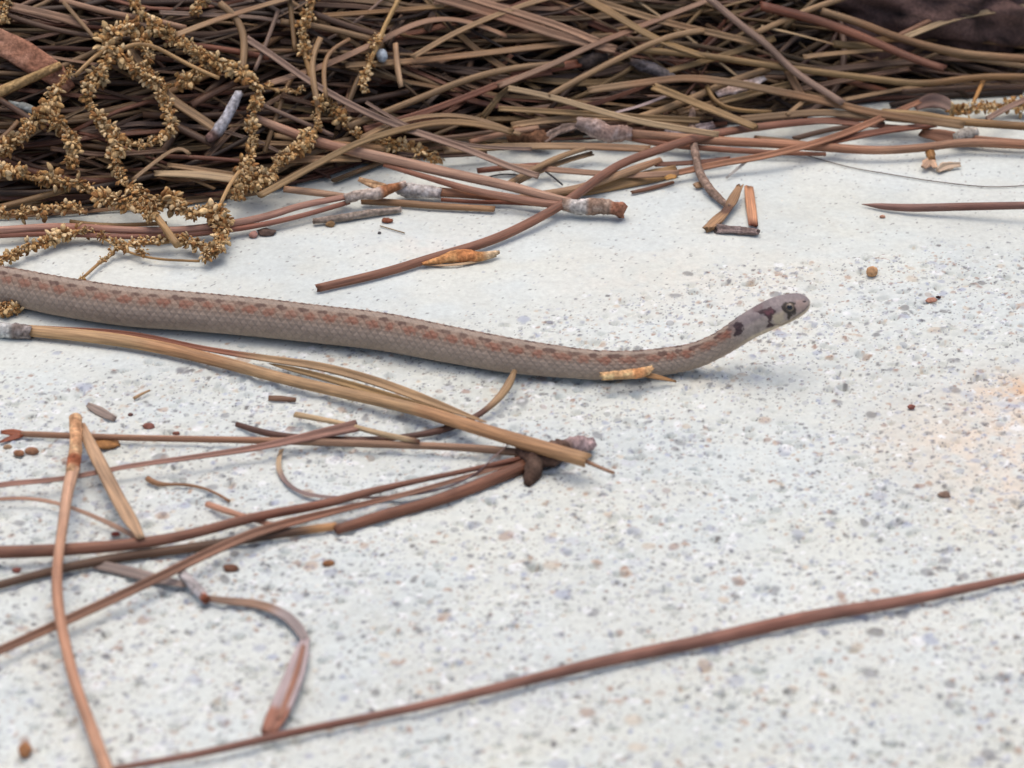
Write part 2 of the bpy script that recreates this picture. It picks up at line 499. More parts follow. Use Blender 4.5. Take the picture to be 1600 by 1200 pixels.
# ------------------------------------------------------------------ needles, twigs and chips
CLS = {   # look class: colour as seen when lit, words
    'tan': ((188, 153, 112), 'tan'), 'pink': ((178, 140, 112), 'pinkish brown'), 'red': ((150, 97, 72), 'reddish brown'),
    'dark': ((104, 78, 60), 'dark brown'), 'pale': ((206, 178, 138), 'pale straw-coloured'), 'olive': ((168, 137, 92), 'olive tan'),
    'grey': ((158, 150, 146), 'grey'), 'mauve': ((162, 134, 116), 'mauve brown'), 'white': ((214, 212, 206), 'whitish'),
    'orange': ((205, 152, 100), 'orange tan'), 'husk': ((216, 186, 148), 'pale papery'), 'black': ((52, 48, 54), 'black'), 'charcoal': ((112, 104, 100), 'charcoal grey'),
}
_seed = [100]


def needle_cols(al, ar, base, seed, m=12, vary=1.0):
    r = np.random.default_rng(seed)
    s = al / 0.001
    n1 = vnoise(s / 7 + seed * 1.7, np.full_like(s, seed * 0.37)); n2 = vnoise(s / 1.6 + seed * 0.7, ar * 0.8 + seed)
    n3 = vnoise(s / 16 + seed * 2.3, np.full_like(s, seed * 0.91))
    st = r.uniform(0.86, 1.12, m)[(ar.astype(int)) % m]
    f = (0.80 + 0.40 * n1) * (0.86 + 0.28 * n2) * st
    C = base[None] * (1 + (f - 1) * vary)[:, None]
    w = np.clip((n3 - 0.58) * 3, 0, 0.6)[:, None]
    C = C * (1 - w) + C * np.array([[0.86, 0.66, 0.58]]) * w
    return C * np.array([[.90, .87, .835]])


def strip(px_pts, w, h, c, prof='half', roll=None, twist=None, t0=0.0, t1=0.0, lump=0.0, ragged=0.35, step=9, mat=None, name='needle', parent=None, base=None, surf=True, vary=1.0, colmix=None, dim=1.0):
    """px_pts: (x, y[, h_mm]) pixels of the photo; w: width in pixels (number or one per point); h: height over what it lies on, mm"""
    _seed[0] += 1; sd = _seed[0]
    r = np.random.default_rng(sd)
    n = len(px_pts)
    hs = [p[2] if len(p) > 2 else h for p in px_pts]
    ws = np.broadcast_to(np.asarray(w, float), (n,)) if np.ndim(w) else np.full(n, float(w))
    D = np.array([(p[0], p[1], hh, ww) for p, hh, ww in zip(px_pts, hs, ws)], float)
    D = spline(D, step)
    P = np.array([on_surface(x, y, hh * MM) for x, y, hh, _ in D])
    if len(P) > 4:                      # needles are stiff: smooth along the depth
        for _ in range(6):
            Q = P.copy(); Q[1:-1] = (P[:-2] + 2 * P[1:-1] + P[2:]) / 4; P = Q
    dist = np.linalg.norm(P - CAM, axis=1)
    W = D[:, 3] * dist / FPX / 2 * (1.1 if prof != 'round' else 1.05)
    u = np.linspace(0, 1, len(W))
    if t0:
        W = W * np.clip(0.18 + 0.82 * np.sqrt(np.clip(u / t0, 0, 1)), 0, 1)
    if t1:
        W = W * np.clip(0.18 + 0.82 * np.sqrt(np.clip((1 - u) / t1, 0, 1)), 0, 1)
    W = np.maximum(W, 0.00005)
    if roll is None:
        roll = r.uniform(-0.5, 0.5)
    if twist is None:
        twist = r.uniform(-0.9, 0.9)
    if prof in ('half', 'groove', 'flat'):      # needles settle on a slant, broad side towards the open slab
        tv = P[-1] - P[0]; roll = roll * .5 - .62 * tv[0] / (np.linalg.norm(tv) + 1e-9); twist = twist * .5
    V, F, al, ar = sweep(P, W, prof, roll, twist, lump, sd, ragged)
    base_col = alb(CLS[c][0] if isinstance(c, str) else c) * r.uniform(0.84, 1.04) * dim
    C = needle_cols(al, ar, base_col, sd, len(PROF[prof]), vary)
    if mat is M_BARK:
        fl = fbm(al / .0011 + sd, ar * 1.3 + sd, 4)
        C = C * (.45 + 1.1 * fl)[:, None]
        wf = np.clip((vnoise(al / .0011 + sd * 2, ar * 1.1 + 3) - .62) * 4, 0, .55)[:, None]
        C = C * (1 - wf) + np.minimum(base_col * 1.7, .75)[None] * wf
    if colmix:
        for c2, u0, u1 in colmix:
            uu = al / max(al.max(), 1e-9)
            k = (np.clip((uu - u0) / 0.06 + 0.5, 0, 1) * np.clip((u1 - uu) / 0.06 + 0.5, 0, 1))[:, None]
            C = C * (1 - k) + alb(CLS[c2][0] if isinstance(c2, str) else c2)[None] * (C.mean(1, keepdims=True) / base_col.mean()) * k
    me = mesh_from(name, V, F, C, True, al, ar)
    return link(name, me, mat or M_NEEDLE, parent, base)


LANDMARKS = [((50, 90), 'beside the broad strip of reddish bark'), ((350, 185), 'around the pale lichened twig'), ((485, 110), 'behind the long hanging catkin'), ((600, 115), 'near the small grey pebble'),
             ((640, 60), 'above the short pale upright stub'), ((925, 95), 'round the dark bark knob'), ((1020, 108), 'near the dark grey rough twig'), ((945, 205), 'beside the knobbly grey bark sheath'),
             ((1155, 138), 'by the lichen-covered bark flake'), ((1400, 30), 'in front of the dark reddish stone'), ((1460, 165), 'near the curled leaf scrap'), ((1085, 210), 'about the bent grey-brown twig'),
             ((585, 285), 'behind the whitish frayed sheath'), ((140, 200), 'among the golden catkins'), ((1560, 165), 'by the yellow catkin'), ((1280, 130), 'between stone and open concrete'), ((760, 200), 'where the straw meets bare concrete'), ((790, 60), 'high in the open straw'), ((240, 290), 'under the thick golden catkins')]


def pile_label(o, P, w, word):
    L = np.linalg.norm(np.diff(P, axis=0), axis=1).sum(); ch = np.linalg.norm(P[-1] - P[0])
    bits = ['long' if L > .075 else 'short' if L < .036 else 'medium', 'thick' if w > .00155 else 'thin' if w < .0011 else 'slender', 'curved' if ch / L < .993 else 'straight']
    q = project(P); q = q[(q[:, 0] > 0) & (q[:, 0] < 1600) & (q[:, 1] > 0)]
    where = 'buried in the loose straw pile'
    if len(q):
        a = q[len(q) // 2]
        where = min(LANDMARKS, key=lambda k: (k[0][0] - a[0]) ** 2 + (k[0][1] - a[1]) ** 2)[1]
    return tag(o, ' '.join(bits) + ' ' + word + ' pine needle ' + where, 'pine needle', 'pine needles of the straw pile')


def needle(px_pts, w, h, c, label=None, name='pine_needle', cat='pine needle', group=None, **kw):
    o = strip(px_pts, w, h, c, name=name, **kw)
    if label is None:
        word = CLS[c][1]
        P = np.array([on_surface(p[0], p[1], h * MM) for p in px_pts])
        return pile_label(o, P, float(np.mean(w)) * .46 / FPX * 1.22, word)
    return tag(o, label, cat, group)


def fascicle(label, base_px, h, needles, sheath=None, cat='pine needles', name='needle_bundle', group=None):
    b = on_surface(*base_px, 0.0)
    e = empty(name, b)
    tag(e, label, cat, group)
    for nd in needles:
        kw = dict(nd[4]) if len(nd) > 4 else {}
        strip(nd[0], nd[1], nd[2], nd[3], name='needle', parent=e, **kw)
    if sheath:
        for sh in (sheath if isinstance(sheath, list) else [sheath]):
            kw = dict(sh[4]) if len(sh) > 4 else {}
            kw.setdefault('prof', 'round'); kw.setdefault('lump', 0.3); kw.setdefault('mat', M_BARK); kw.setdefault('step', 3); kw.setdefault('ragged', 0.5)
            nm = kw.pop('name', 'sheath')
            strip(sh[0], sh[1], sh[2], sh[3], name=nm, parent=e, **kw)
    return e


# ---- things lying on the open slab in front of the snake
fascicle('pale tan needle bundle with grey sheath alongside the snake, over a bark knob', (60, 520), 1, [
    ([(45, 517, 1.2), (150, 527, 1.3), (250, 543, 1.3), (350, 567, 1.4), (450, 594, 1.6), (550, 617, 1.8), (650, 640, 2.3), (740, 668, 3.0), (830, 695, 3.6), (914, 719, 3.6)], [18, 20, 20, 19, 18, 19, 20, 21, 23, 24], 1.4, 'tan', dict(prof='half', roll=.15, twist=.2, ragged=.5)),
    ([(45, 511, 1.4), (200, 521, 1.5), (320, 545, 1.6), (420, 561, 1.8), (500, 573, 2.0), (590, 597, 2.4), (690, 634, 3.2), (760, 660, 3.8)], [6, 7, 8, 11, 13, 14, 13, 8], 1.5, 'red', dict(prof='groove', roll=.2, twist=-.3, t1=.15, colmix=[('tan', .45, 1.1)])),
    ([(420, 568, 1.2), (500, 588, 1.4), (600, 617, 1.7), (700, 650, 2.6), (800, 682, 3.6)], [6, 10, 12, 12, 8], 1.5, 'olive', dict(prof='groove', t0=.1)),
    ([(906, 716, 3.2), (930, 728, 2.9), (959, 739, 2.6)], [8, 6, 5], 3, 'pink', dict(prof='round')),
], ([(-40, 511), (0, 515), (46, 519)], [24, 24, 21], 1.2, 'grey', dict(lump=.32, colmix=[('white', .2, .7)])))

e = empty('needle_bundle', on_surface(830, 745, 0))
tag(e, 'dark-knobbed bundle of long brown needles fanned out over the sandy concrete', 'pine needles')
strip([(812, 706, 1.0), (826, 712, 1.3), (850, 716, 1.5), (880, 706, 1.4), (905, 696, 1.4), (922, 694, 1.2)], [20, 34, 36, 28, 26, 16], 1.3, (116, 96, 86), 'round', lump=.65, mat=M_BARK, step=3, name='bark_knob', parent=e, ragged=.9, colmix=[((186, 160, 156), .7, 1.1)])
strip([(832, 712, 1.2), (836, 730, .9), (830, 744, .6), (824, 756, .5)], [26, 32, 24, 10], 1, (96, 78, 68), 'round', lump=.6, mat=M_BARK, step=3, name='bark_scale', parent=e, ragged=.9)
for pts, w, c, kw in (
    ([(822, 708, 1.4), (760, 702, 1.6), (700, 698, 1.6), (560, 693, 1.6), (400, 688, 1.4), (200, 684, 1.2), (60, 679, .9), (34, 678, .8)], [12, 12, 11, 11, 10, 9, 9, 8], 'pink', dict(prof='half')),
    ([(822, 714, 1.4), (740, 733, 1.6), (650, 752, 1.8), (580, 768, 2.0), (500, 789, 2.1), (400, 808, 2.2), (300, 834, 2.3), (220, 849, 2.3), (100, 859, 2.2), (0, 863, 2.2), (-160, 866, 2.0)], [8, 8, 9, 12, 14, 15, 16, 18, 19, 20, 20], (140, 96, 76), dict(prof='half', roll=-.2, twist=.2)),
    ([(824, 716, 1.0), (740, 742, 1.2), (650, 768, 1.6), (560, 790, 1.9), (470, 812, 2.2), (400, 832, 2.4), (330, 862, 2.5), (260, 896, 2.6), (200, 925, 2.6), (100, 971, 2.4), (0, 1016, 2.2), (-140, 1076, 1.8)], [7, 7, 8, 9, 13, 14, 14, 14, 14, 14, 13, 13], (156, 116, 94), dict(prof='groove', roll=.1)),
    ([(820, 728, .9), (750, 757, .9), (680, 783, .9), (600, 805, .8), (525, 828, .8)], [20, 19, 18, 17, 15], (140, 94, 72), dict(prof='half', roll=.1, twist=.1, ragged=.7)),
):
    strip(pts, w, 1, c, name='needle', parent=e, **kw)
for pts in ([(36, 678, .9), (20, 674, .8), (2, 675, .8)], [(36, 679, .7), (18, 684, .6), (0, 691, .5)]):
    strip(pts, [9, 11, 5], .8, (150, 84, 56), 'flat', name='needle_tip', parent=e)

needle([(525, 822), (430, 835), (300, 856), (200, 869), (100, 888), (0, 914), (-120, 948)], [12, 14, 15, 15, 14, 13, 13], 1.0, 'dark', 'dark brown needle lying half hidden under the long fanned needles', colmix=[('orange', -.1, .06)])
needle([(-90, 776), (0, 758), (100, 748), (200, 729), (300, 715), (400, 700), (480, 683), (557, 666)], [9, 9, 8, 8, 9, 11, 15, 20], 2.3, (166, 124, 108), 'pinkish needle thickening to a square cut end, lying over a dark wavy strand', prof='groove', roll=.25, twist=.1)
needle([(370, 663, .8), (420, 678, .9), (480, 684, .9), (560, 687, 1.0), (620, 684, 1.0), (680, 675, 1.0), (720, 662, 1.0), (755, 645, 1.4), (780, 622, 2.2), (797, 600, 2.6), (804, 580, 2.6)], [8, 10, 9, 9, 9, 11, 11, 9, 11, 12, 7], 1.0, (98, 68, 56), 'dark wavy curled strand with a pale tan tip turned up beside the snake', 'dried_strand', 'strand', colmix=[('tan', .8, 1.1)])
needle([(462, 648, 1.2), (500, 655, 1.7), (545, 664, 2.0), (590, 677, 2.6), (625, 684, 2.6), (655, 690, 2.4)], [10, 9, 8, 9, 9, 7], 1.5, 'pale', 'short pale straw stub crossing under the square-cut pinkish needle', colmix=[((120, 76, 56), .95, 1.1)])
needle([(440, 703, .8), (429, 722, .6), (436, 745, .6), (455, 764, .7), (490, 775, .8), (540, 778, .9), (600, 777, 1.0), (660, 771, 1.0), (715, 756, 1.0), (750, 736, 1.3), (772, 713, 2.4), (803, 688, 2.6)], [8, 8, 8, 7, 9, 8, 9, 11, 9, 7, 7, 7], .8, (146, 124, 118), 'thin greyish curled strand hooked between the fanned brown needles', 'dried_strand', 'strand', prof='flat', twist=2.5, colmix=[('husk', -.1, .12), ((104, 84, 92), .5, .85)])
e = empty('needle_bundle', on_surface(118, 735, 0))
tag(e, 'folded pale tan needle pair standing in an inverted V over brown needles', 'pine needles')
strip([(118, 655, 3.6), (119, 690, 3.8), (116, 722, 3.8), (112, 742, 3.8)], [20, 19, 21, 18], 3, (206, 166, 128), 'round', lump=.12, step=4, name='sheath', parent=e, mat=M_BARK, colmix=[((168, 100, 70), .72, .9)])
strip([(114, 736, 3.8), (106, 765, 4.0), (97, 830, 4.2), (89, 890, 4.4), (91, 950, 4.2), (103, 1010, 3.6), (118, 1070, 2.8), (140, 1130, 2.0), (166, 1200, 1.6), (188, 1255, 1.2)], [20, 17, 15, 15, 16, 16, 17, 18, 20, 20], 3, (212, 170, 140), 'half', roll=.3, twist=.5, name='needle', parent=e)
strip([(126, 664, 3.2), (150, 712, 3.0), (182, 775, 2.8), (205, 815, 3.2), (220, 840, 3.4)], [14, 20, 22, 22, 12], 3, (196, 162, 128), 'flat', roll=.5, twist=.3, name='needle', parent=e)
needle([(-60, 783), (0, 780), (40, 778), (90, 786), (130, 800), (170, 817), (218, 842)], [6, 6, 6, 6, 6, 7, 8], 1.6, (196, 160, 136), 'thin pale strand arching behind the folded tan needle pair', 'dried_strand', 'strand', prof='flat')
needle([(231, 748), (242, 762), (268, 755), (300, 758), (335, 768), (358, 783)], [9, 8, 5, 5, 4, 5], .6, (176, 132, 96), 'tiny curled tan thread with a swollen end on the sandy concrete', 'dried_thread', 'thread', prof='round')
needle([(324, 788, .8), (370, 804, 1.2), (430, 822, 1.2)], [10, 10, 9], 1, (190, 142, 116), 'short pinkish stub poking out under the long fanned needles')
e = empty('broken_husk', on_surface(420, 1140, 0))
tag(e, 'grey-brown hooked husk with whitish papery end beside the long single needle', 'husk')
strip([(150, 882, .7), (200, 893, .8), (245, 905, .9), (290, 914, .9)], [16, 18, 18, 12], .8, (152, 136, 128), 'flat', roll=.3, name='strand', parent=e)
strip([(285, 898, 1.4), (305, 918, 1.5), (322, 937, 1.4)], [15, 16, 13], 1, (206, 200, 200), 'round', lump=.2, step=3, name='stub', parent=e, mat=M_BARK, colmix=[((150, 92, 70), .88, 1.1)])
strip([(318, 934, .9), (360, 940, 1.0), (400, 943, 1.0), (440, 957, 1.0), (468, 978, 1.0), (478, 1002, .9)], [9, 14, 16, 18, 17, 12], 1, (160, 128, 106), 'flat', roll=.4, twist=.6, name='stem', parent=e, colmix=[((172, 156, 150), .55, 1.1)])
strip([(477, 998, .9), (468, 1030, 1.2), (452, 1075, 1.3), (432, 1120, 1.2), (420, 1143, 1.0)], [12, 25, 32, 31, 24], 1, (206, 188, 188), 'flat', roll=-.35, twist=.1, name='papery_end', parent=e, colmix=[((172, 116, 92), .78, 1.1)], ragged=.8)
strip([(474, 1010, 1.4), (466, 1045, 1.6), (452, 1085, 1.6), (436, 1125, 1.4)], [6, 9, 10, 8], 1, (168, 122, 100), 'round', name='rib', parent=e)
needle([(90, 1218), (180, 1201), (300, 1180), (420, 1153), (500, 1136), (650, 1105), (800, 1069), (950, 1032), (1100, 1001), (1256, 966), (1412, 939), (1530, 915), (1600, 900), (1720, 876)], [8, 9, 11, 12, 12, 13, 15, 18, 20, 20, 17, 13, 11, 9], 1.3, (158, 112, 96), 'long single reddish needle lying alone across the sandy concrete', prof='half', roll=-.12, twist=.15)

# ---- things on the smooth band behind the snake
e = empty('twig', on_surface(498, 450, 0))
tag(e, 'long thin brown stalk slanting out of the straw towards the snake', 'stalk')
strip([(498, 450, .8), (600, 426, .9), (675, 403, 1.0), (750, 382, 1.2), (800, 362, 1.4), (868, 326, 2.2), (912, 296, 3.2), (962, 260, 3.6), (1025, 236, 3.6), (1100, 213, 3.2), (1200, 197, 2.4), (1300, 188, 2.0), (1380, 186, 1.4)], [13, 14, 14, 15, 15, 14, 14, 13, 14, 14, 13, 11, 8], 1.5, (152, 106, 84), 'half', roll=-.1, twist=.35, name='stalk', parent=e, ragged=.9)
e = empty('bud_husk', on_surface(720, 405, 0))
tag(e, 'orange papery bud husk lying against the long slanting stalk', 'husk')
strip([(660, 412), (690, 406), (715, 401), (740, 401), (760, 400), (779, 394)], [4, 14, 21, 20, 14, 6], 1.0, (214, 160, 108), 'half', roll=.2, twist=.3, lump=.25, step=4, name='husk', parent=e, mat=M_BARK, colmix=[((200, 134, 86), .45, .7), ('husk', .8, 1.1)])
strip([(662, 414), (700, 415), (740, 410), (775, 400)], [3, 4, 5, 4], .5, 'husk', 'flat', name='bract', parent=e)
e = empty('bud_husk', on_surface(1000, 596, 0))
tag(e, 'tan papery bud husk pressed against the belly of the snake', 'husk')
strip([(944, 588, 2.9), (965, 587, 2.9), (990, 585, 2.9), (1008, 581, 3.0), (1018, 575, 3.3)], [14, 15, 18, 17, 7], 1.2, (218, 176, 130), 'half', roll=.5, twist=.2, lump=.3, step=4, name='husk', parent=e, mat=M_BARK, ragged=1.2, colmix=[((206, 148, 100), .55, .8)])
strip([(1002, 584, 2.8), (1028, 589, 2.0), (1056, 596, .7)], [10, 9, 4], 1, (186, 142, 94), 'flat', roll=.3, name='bract', parent=e, lump=.2)
needle([(1346, 319, .5), (1372, 322, .7), (1420, 325, 1.2), (1500, 323, 2.0), (1600, 321, 3.2), (1720, 318, 4.2)], [4, 9, 12, 12, 11, 10], 1, (150, 112, 100), 'mauve needle with a pointed tip lying alone on the smooth concrete', prof='half', roll=-.1, t0=.08)
# broken twig bits
e = empty('twig', on_surface(1137, 322, 0))
tag(e, 'grey-brown bent twig hanging out of the straw with a split end', 'twig')
strip([(1083, 146, 1.0), (1081, 195, 2.0), (1086, 238, 2.4), (1093, 268, 2.0), (1108, 295, 1.4), (1124, 311, 1.1), (1140, 325, 1.0)], [9, 11, 12, 13, 13, 12, 9], 1.5, (150, 128, 114), 'round', lump=.2, step=4, name='stem', parent=e, mat=M_BARK)
strip([(1109, 355, .8), (1122, 343, 1.0), (1136, 329, 1.2), (1146, 312, 1.6), (1155, 292, 2.4)], [15, 17, 13, 15, 10], 1.0, (168, 132, 96), 'groove', roll=.5, lump=.2, step=4, name='split_end', parent=e, ragged=1.5, colmix=[((112, 78, 58), .35, .55)])
strip([(1086, 291, .6), (1092, 286, .8), (1100, 290, .5)], [10, 12, 8], .6, (180, 146, 112), 'flat', name='bud_scale', parent=e, roll=.5)
needle([(1170, 293), (1173, 320), (1177, 351)], [13, 15, 14], .6, (206, 150, 112), 'flat orange-tan chip standing lengthwise beside the split twig end', 'bark_chip', 'chip', prof='flat', roll=.1, twist=.1, ragged=.9, colmix=[((140, 76, 50), .93, 1.1)])
needle([(1122, 358), (1150, 360), (1181, 363)], [15, 14, 13], .6, (150, 134, 130), 'short grey bark chip below the split twig end', 'bark_chip', 'chip', prof='groove', lump=.3, mat=M_BARK, step=4, ragged=1.0)
needle([(1135, 278, .6), (1152, 264, 1.5), (1169, 250, 2.2)], [3, 4, 4], 1, 'white', 'thin white sliver leaning near the bent twig', 'sliver', 'sliver', prof='flat')
needle([(836, 258, 2.2), (860, 271, 1.5), (879, 289, .6)], [2.5, 3, 2.5], 1, 'black', 'short dark bristle hanging over the smooth concrete', 'bristle', 'bristle', prof='round')
needle([(754, 279), (775, 272), (802, 271), (828, 277)], 2.5, .5, 'black', 'dark curved hair on the concrete at the straw edge', 'hair', 'hair', prof='round')
needle([(1250, 240), (1330, 262), (1390, 272), (1450, 282), (1540, 292), (1600, 290), (1680, 284)], 1.6, .3, (120, 110, 104), 'very fine long hair lying across the smooth concrete', 'hair', 'hair', prof='round')
needle([(594, 353), (612, 358), (632, 364)], 2, .3, (170, 150, 120), 'tiny straw-coloured fibre on the smooth concrete', 'fibre', 'fibre', prof='round')

# ---- bundles and twigs at the front of the straw
fascicle('mauve needle pair with whitish frayed sheath lying along the straw edge', (545, 310), 1, [
    ([(-160, 372), (0, 360), (100, 355), (200, 360), (290, 359), (400, 343), (470, 322), (548, 307)], [12, 12, 13, 12, 12, 13, 12, 11], 2.2, (172, 130, 112), dict(roll=-.1)),
    ([(-160, 382), (0, 368), (100, 366), (200, 370), (300, 366), (400, 353), (480, 335), (545, 316)], [8, 9, 9, 9, 10, 9, 8, 8], 1.5, (148, 100, 82), dict()),
], [([(540, 310, 2.4), (565, 304, 2.8), (595, 300, 3.0), (632, 287, 3.2)], [14, 17, 18, 9], 2.5, (206, 190, 178), dict(lump=.32, colmix=[((170, 116, 80), .55, .9)])),
    ([(561, 280, 4.2), (585, 288, 3.6), (605, 292, 3.2)], [7, 12, 8], 3.5, (192, 160, 124), dict(prof='flat', name='bract', lump=.2))])
fascicle('orange brown needle pair with fuzzy grey sheath at the straw edge', (660, 302), 1, [
    ([(680, 300, 1.6), (740, 304, 1.6), (800, 310, 1.6), (860, 318, 2.0), (900, 322, 2.2)], [15, 14, 13, 12, 9], 1.5, (170, 120, 88), dict()),
    ([(690, 312, 1.0), (750, 316, 1.0), (800, 316, 1.0), (870, 322, 1.2)], [6, 6, 7, 6], 1, (156, 96, 70), dict()),
], ([(622, 296), (640, 297), (662, 299), (686, 303)], [15, 20, 20, 15], 1.8, (196, 190, 186), dict(lump=.32)))
fascicle('thick tan needle pair ending in a grey-tipped sheath over the concrete', (930, 325), 1, [
    ([(395, 183, 1.6), (450, 205, 2.2), (510, 226, 3.0), (600, 247, 4.0), (700, 270, 4.2), (800, 292, 3.6), (850, 306, 3.0), (890, 316, 2.6)], [12, 14, 16, 17, 16, 15, 14, 14], 3, (186, 148, 124), dict(roll=-.1, twist=.1)),
    ([(600, 258, 3.2), (660, 275, 3.4), (740, 298, 3.2), (800, 309, 2.8), (850, 318, 2.4), (888, 322, 2.2)], [6, 9, 11, 12, 12, 12], 3, (160, 116, 94), dict(roll=.1)),
], ([(880, 319, 2.4), (900, 321, 2.3), (930, 323, 2.2), (955, 325, 2.1), (973, 329, 1.9)], [18, 23, 22, 20, 24], 2.2, (184, 164, 148), dict(lump=.4, colmix=[((214, 206, 198), .12, .4), ((168, 116, 92), .8, 1.1)], ragged=.4)))
needle([(566, 314), (620, 317), (680, 322), (772, 327)], [11, 11, 11, 10], .8, (172, 132, 94), 'straight olive-brown stub with a clean cut end below the grey sheath')
needle([(490, 346), (530, 341), (570, 334), (626, 327)], [9, 11, 11, 9], .8, (160, 146, 134), 'grey weathered twig stub lying on concrete under the mauve pair', 'twig', 'twig', prof='round', lump=.25, mat=M_BARK, step=4)
needle([(445, 296), (490, 301), (545, 308)], [11, 12, 10], 1.8, (176, 142, 114), 'short tan stub behind the mauve needle pair')
needle([(870, 303), (920, 295), (975, 284), (1020, 275), (1054, 267)], [16, 20, 21, 21, 18], 1.0, (178, 142, 96), 'broad flat olive blade lying on concrete at the straw edge', 'grass_blade', 'blade', prof='flat', roll=-.25, twist=.2, ragged=.6)
needle([(1040, 279), (1050, 272), (1056, 277)], [6, 9, 6], 2.2, (214, 160, 84), 'tiny golden scale stuck to the end of the olive blade', 'bud_scale', 'scale', prof='flat')
needle([(1052, 272, 1.6), (1125, 256, 2.2), (1200, 243, 3.0), (1300, 216, 3.6), (1375, 186, 3.8), (1437, 159, 3.6)], [10, 11, 11, 11, 11, 8], 2, (176, 124, 92), 'long orange-brown needle slanting across the front of the straw', prof='groove', roll=.1, twist=.2)
needle([(987, 301), (1020, 294), (1052, 285)], [6, 7, 5], .5, (124, 86, 64), 'small dark brown fragment on concrete under the olive blade')
needle([(1032, 250, 3.0), (1000, 262, 2.8), (960, 276, 2.4), (900, 296, 1.8), (840, 304, 1.2), (800, 310, 1.0)], [9, 13, 13, 13, 11, 8], 2, (190, 152, 116), 'pale tan needle with squared tip crossing under the long slanting stalk', prof='half')

fascicle('knobbly grey bark sheath with paired needles running right along the straw edge', (940, 205), 1, [
    ([(975, 208), (1075, 217), (1150, 222), (1200, 224), (1300, 231), (1375, 235), (1450, 230), (1500, 223), (1600, 226), (1700, 230)], [14, 15, 14, 14, 14, 13, 13, 13, 14, 13], 2.2, (182, 138, 108), dict(roll=-.1)),
    ([(975, 214), (1040, 226), (1120, 233), (1200, 238), (1290, 241)], [10, 10, 9, 8, 6], 1.4, (150, 100, 76), dict()),
], ([(904, 192), (922, 198), (945, 205), (965, 209), (984, 211)], [18, 24, 28, 26, 20], 2.6, (178, 160, 152), dict(lump=.45)))
needle([(800, 213, 1), (820, 209, 1.6), (845, 216, 1.6), (858, 222, 1)], [16, 24, 24, 12], 1.5, (126, 92, 70), 'ragged brown bark scrap at the straw edge beside a grey knob', 'bark_scrap', 'bark', prof='round', lump=.7, mat=M_BARK, step=3, ragged=1)
needle([(850, 220), (864, 208), (885, 200), (905, 196)], [9, 13, 13, 10], 2.2, (142, 124, 114), 'curled grey-brown bark strip joining two bark knobs', 'bark_strip', 'bark', prof='groove', lump=.4, mat=M_BARK, step=3)
needle([(372, 148, 5.2), (362, 168, 5.0), (350, 190, 4.6), (338, 208, 4.0), (328, 217, 3.6)], [13, 15, 16, 18, 14], 4, (176, 176, 182), 'short pale blue-grey lichened twig standing among the catkins', 'twig', 'twig', prof='round', lump=.2, mat=M_BARK, step=2, ragged=.9, colmix=[((132, 104, 96), .86, 1.1)])
needle([(-40, 44), (0, 66), (50, 92), (88, 117), (110, 138)], [26, 36, 38, 32, 16], 2.5, (170, 128, 106), 'broad grey-edged strip of reddish bark in the straw', 'bark_strip', 'bark', prof='flat', roll=-.3, mat=M_BARK, lump=.12)
needle([(-30, 156), (0, 143), (45, 124), (93, 102)], [15, 15, 14, 12], 4.5, (178, 148, 104), 'straight tan twig lying over the broad bark strip', 'twig', 'twig', prof='round', lump=.08, mat=M_BARK)
needle([(14, 163), (38, 168), (64, 178)], [12, 14, 10], 3.2, (164, 170, 166), 'short grey-green twig stub behind the catkins', 'twig', 'twig', prof='round', lump=.3, mat=M_BARK, step=4)
needle([(986, 96), (1010, 104), (1034, 113), (1056, 124)], [12, 17, 17, 11], 1.2, (112, 106, 106), 'dark grey rough twig lying deep in the straw', 'twig', 'twig', prof='round', lump=.35, mat=M_BARK, step=4)
needle([(905, 100, 1.2), (925, 94, 1.2), (948, 90, .8)], [20, 24, 14], 1.2, (84, 74, 70), 'dark bark knob at the end of a reddish bundle', 'bark_scrap', 'bark', prof='round', lump=.6, mat=M_BARK, step=3)
needle([(1120, 147), (1145, 140), (1175, 131), (1195, 122)], [12, 17, 16, 9], 1.8, (186, 176, 172), 'pale grey lichen-covered bark flake under an arched needle', 'bark_scrap', 'bark', prof='flat', lump=.5, mat=M_BARK, step=4)
needle([(1040, 206), (1075, 203), (1115, 195)], [12, 14, 10], 1.6, (168, 156, 156), 'grey flaky bark sliver between the front needles', 'bark_scrap', 'bark', prof='flat', lump=.5, mat=M_BARK, step=4)
needle([(1105, 135), (1108, 150), (1122, 164), (1150, 172), (1205, 175)], [7, 7, 6, 6, 5], 2.8, (176, 148, 96), 'yellowish thin hooked stem curling along the straw', 'dried_strand', 'strand', prof='round')
needle([(960, 176), (1000, 166), (1038, 151)], [4, 6, 7], 1.6, (186, 178, 180), 'pale grey thin splinter in a dark gap of the straw', 'sliver', 'sliver', prof='flat')
needle([(1432, 168), (1450, 158), (1472, 160), (1492, 174)], [10, 22, 22, 10], 1.0, (136, 112, 102), 'curled brown-grey dead leaf scrap at the straw edge', 'leaf_scrap', 'leaf', prof='groove', roll=.2, lump=.15, step=4)
needle([(1495, 214), (1508, 210), (1526, 206)], [14, 20, 12], 2.6, (196, 188, 176), 'fluffy pale grey knob on the front needles', 'bark_scrap', 'bark', prof='round', lump=.6, mat=M_BARK, step=3)
needle([(1446, 208), (1475, 213), (1510, 219), (1600, 225), (1680, 229)], [14, 20, 17, 13, 12], 1.6, (166, 118, 90), 'ragged-ended reddish blade at the straw edge', 'grass_blade', 'blade', prof='flat', ragged=1.6)
needle([(1444, 262), (1452, 252), (1462, 262)], [9, 14, 8], 1.0, (206, 170, 140), 'crumpled pale papery flake below the front needles', 'papery_flake', 'flake', prof='flat', lump=.4, step=2)
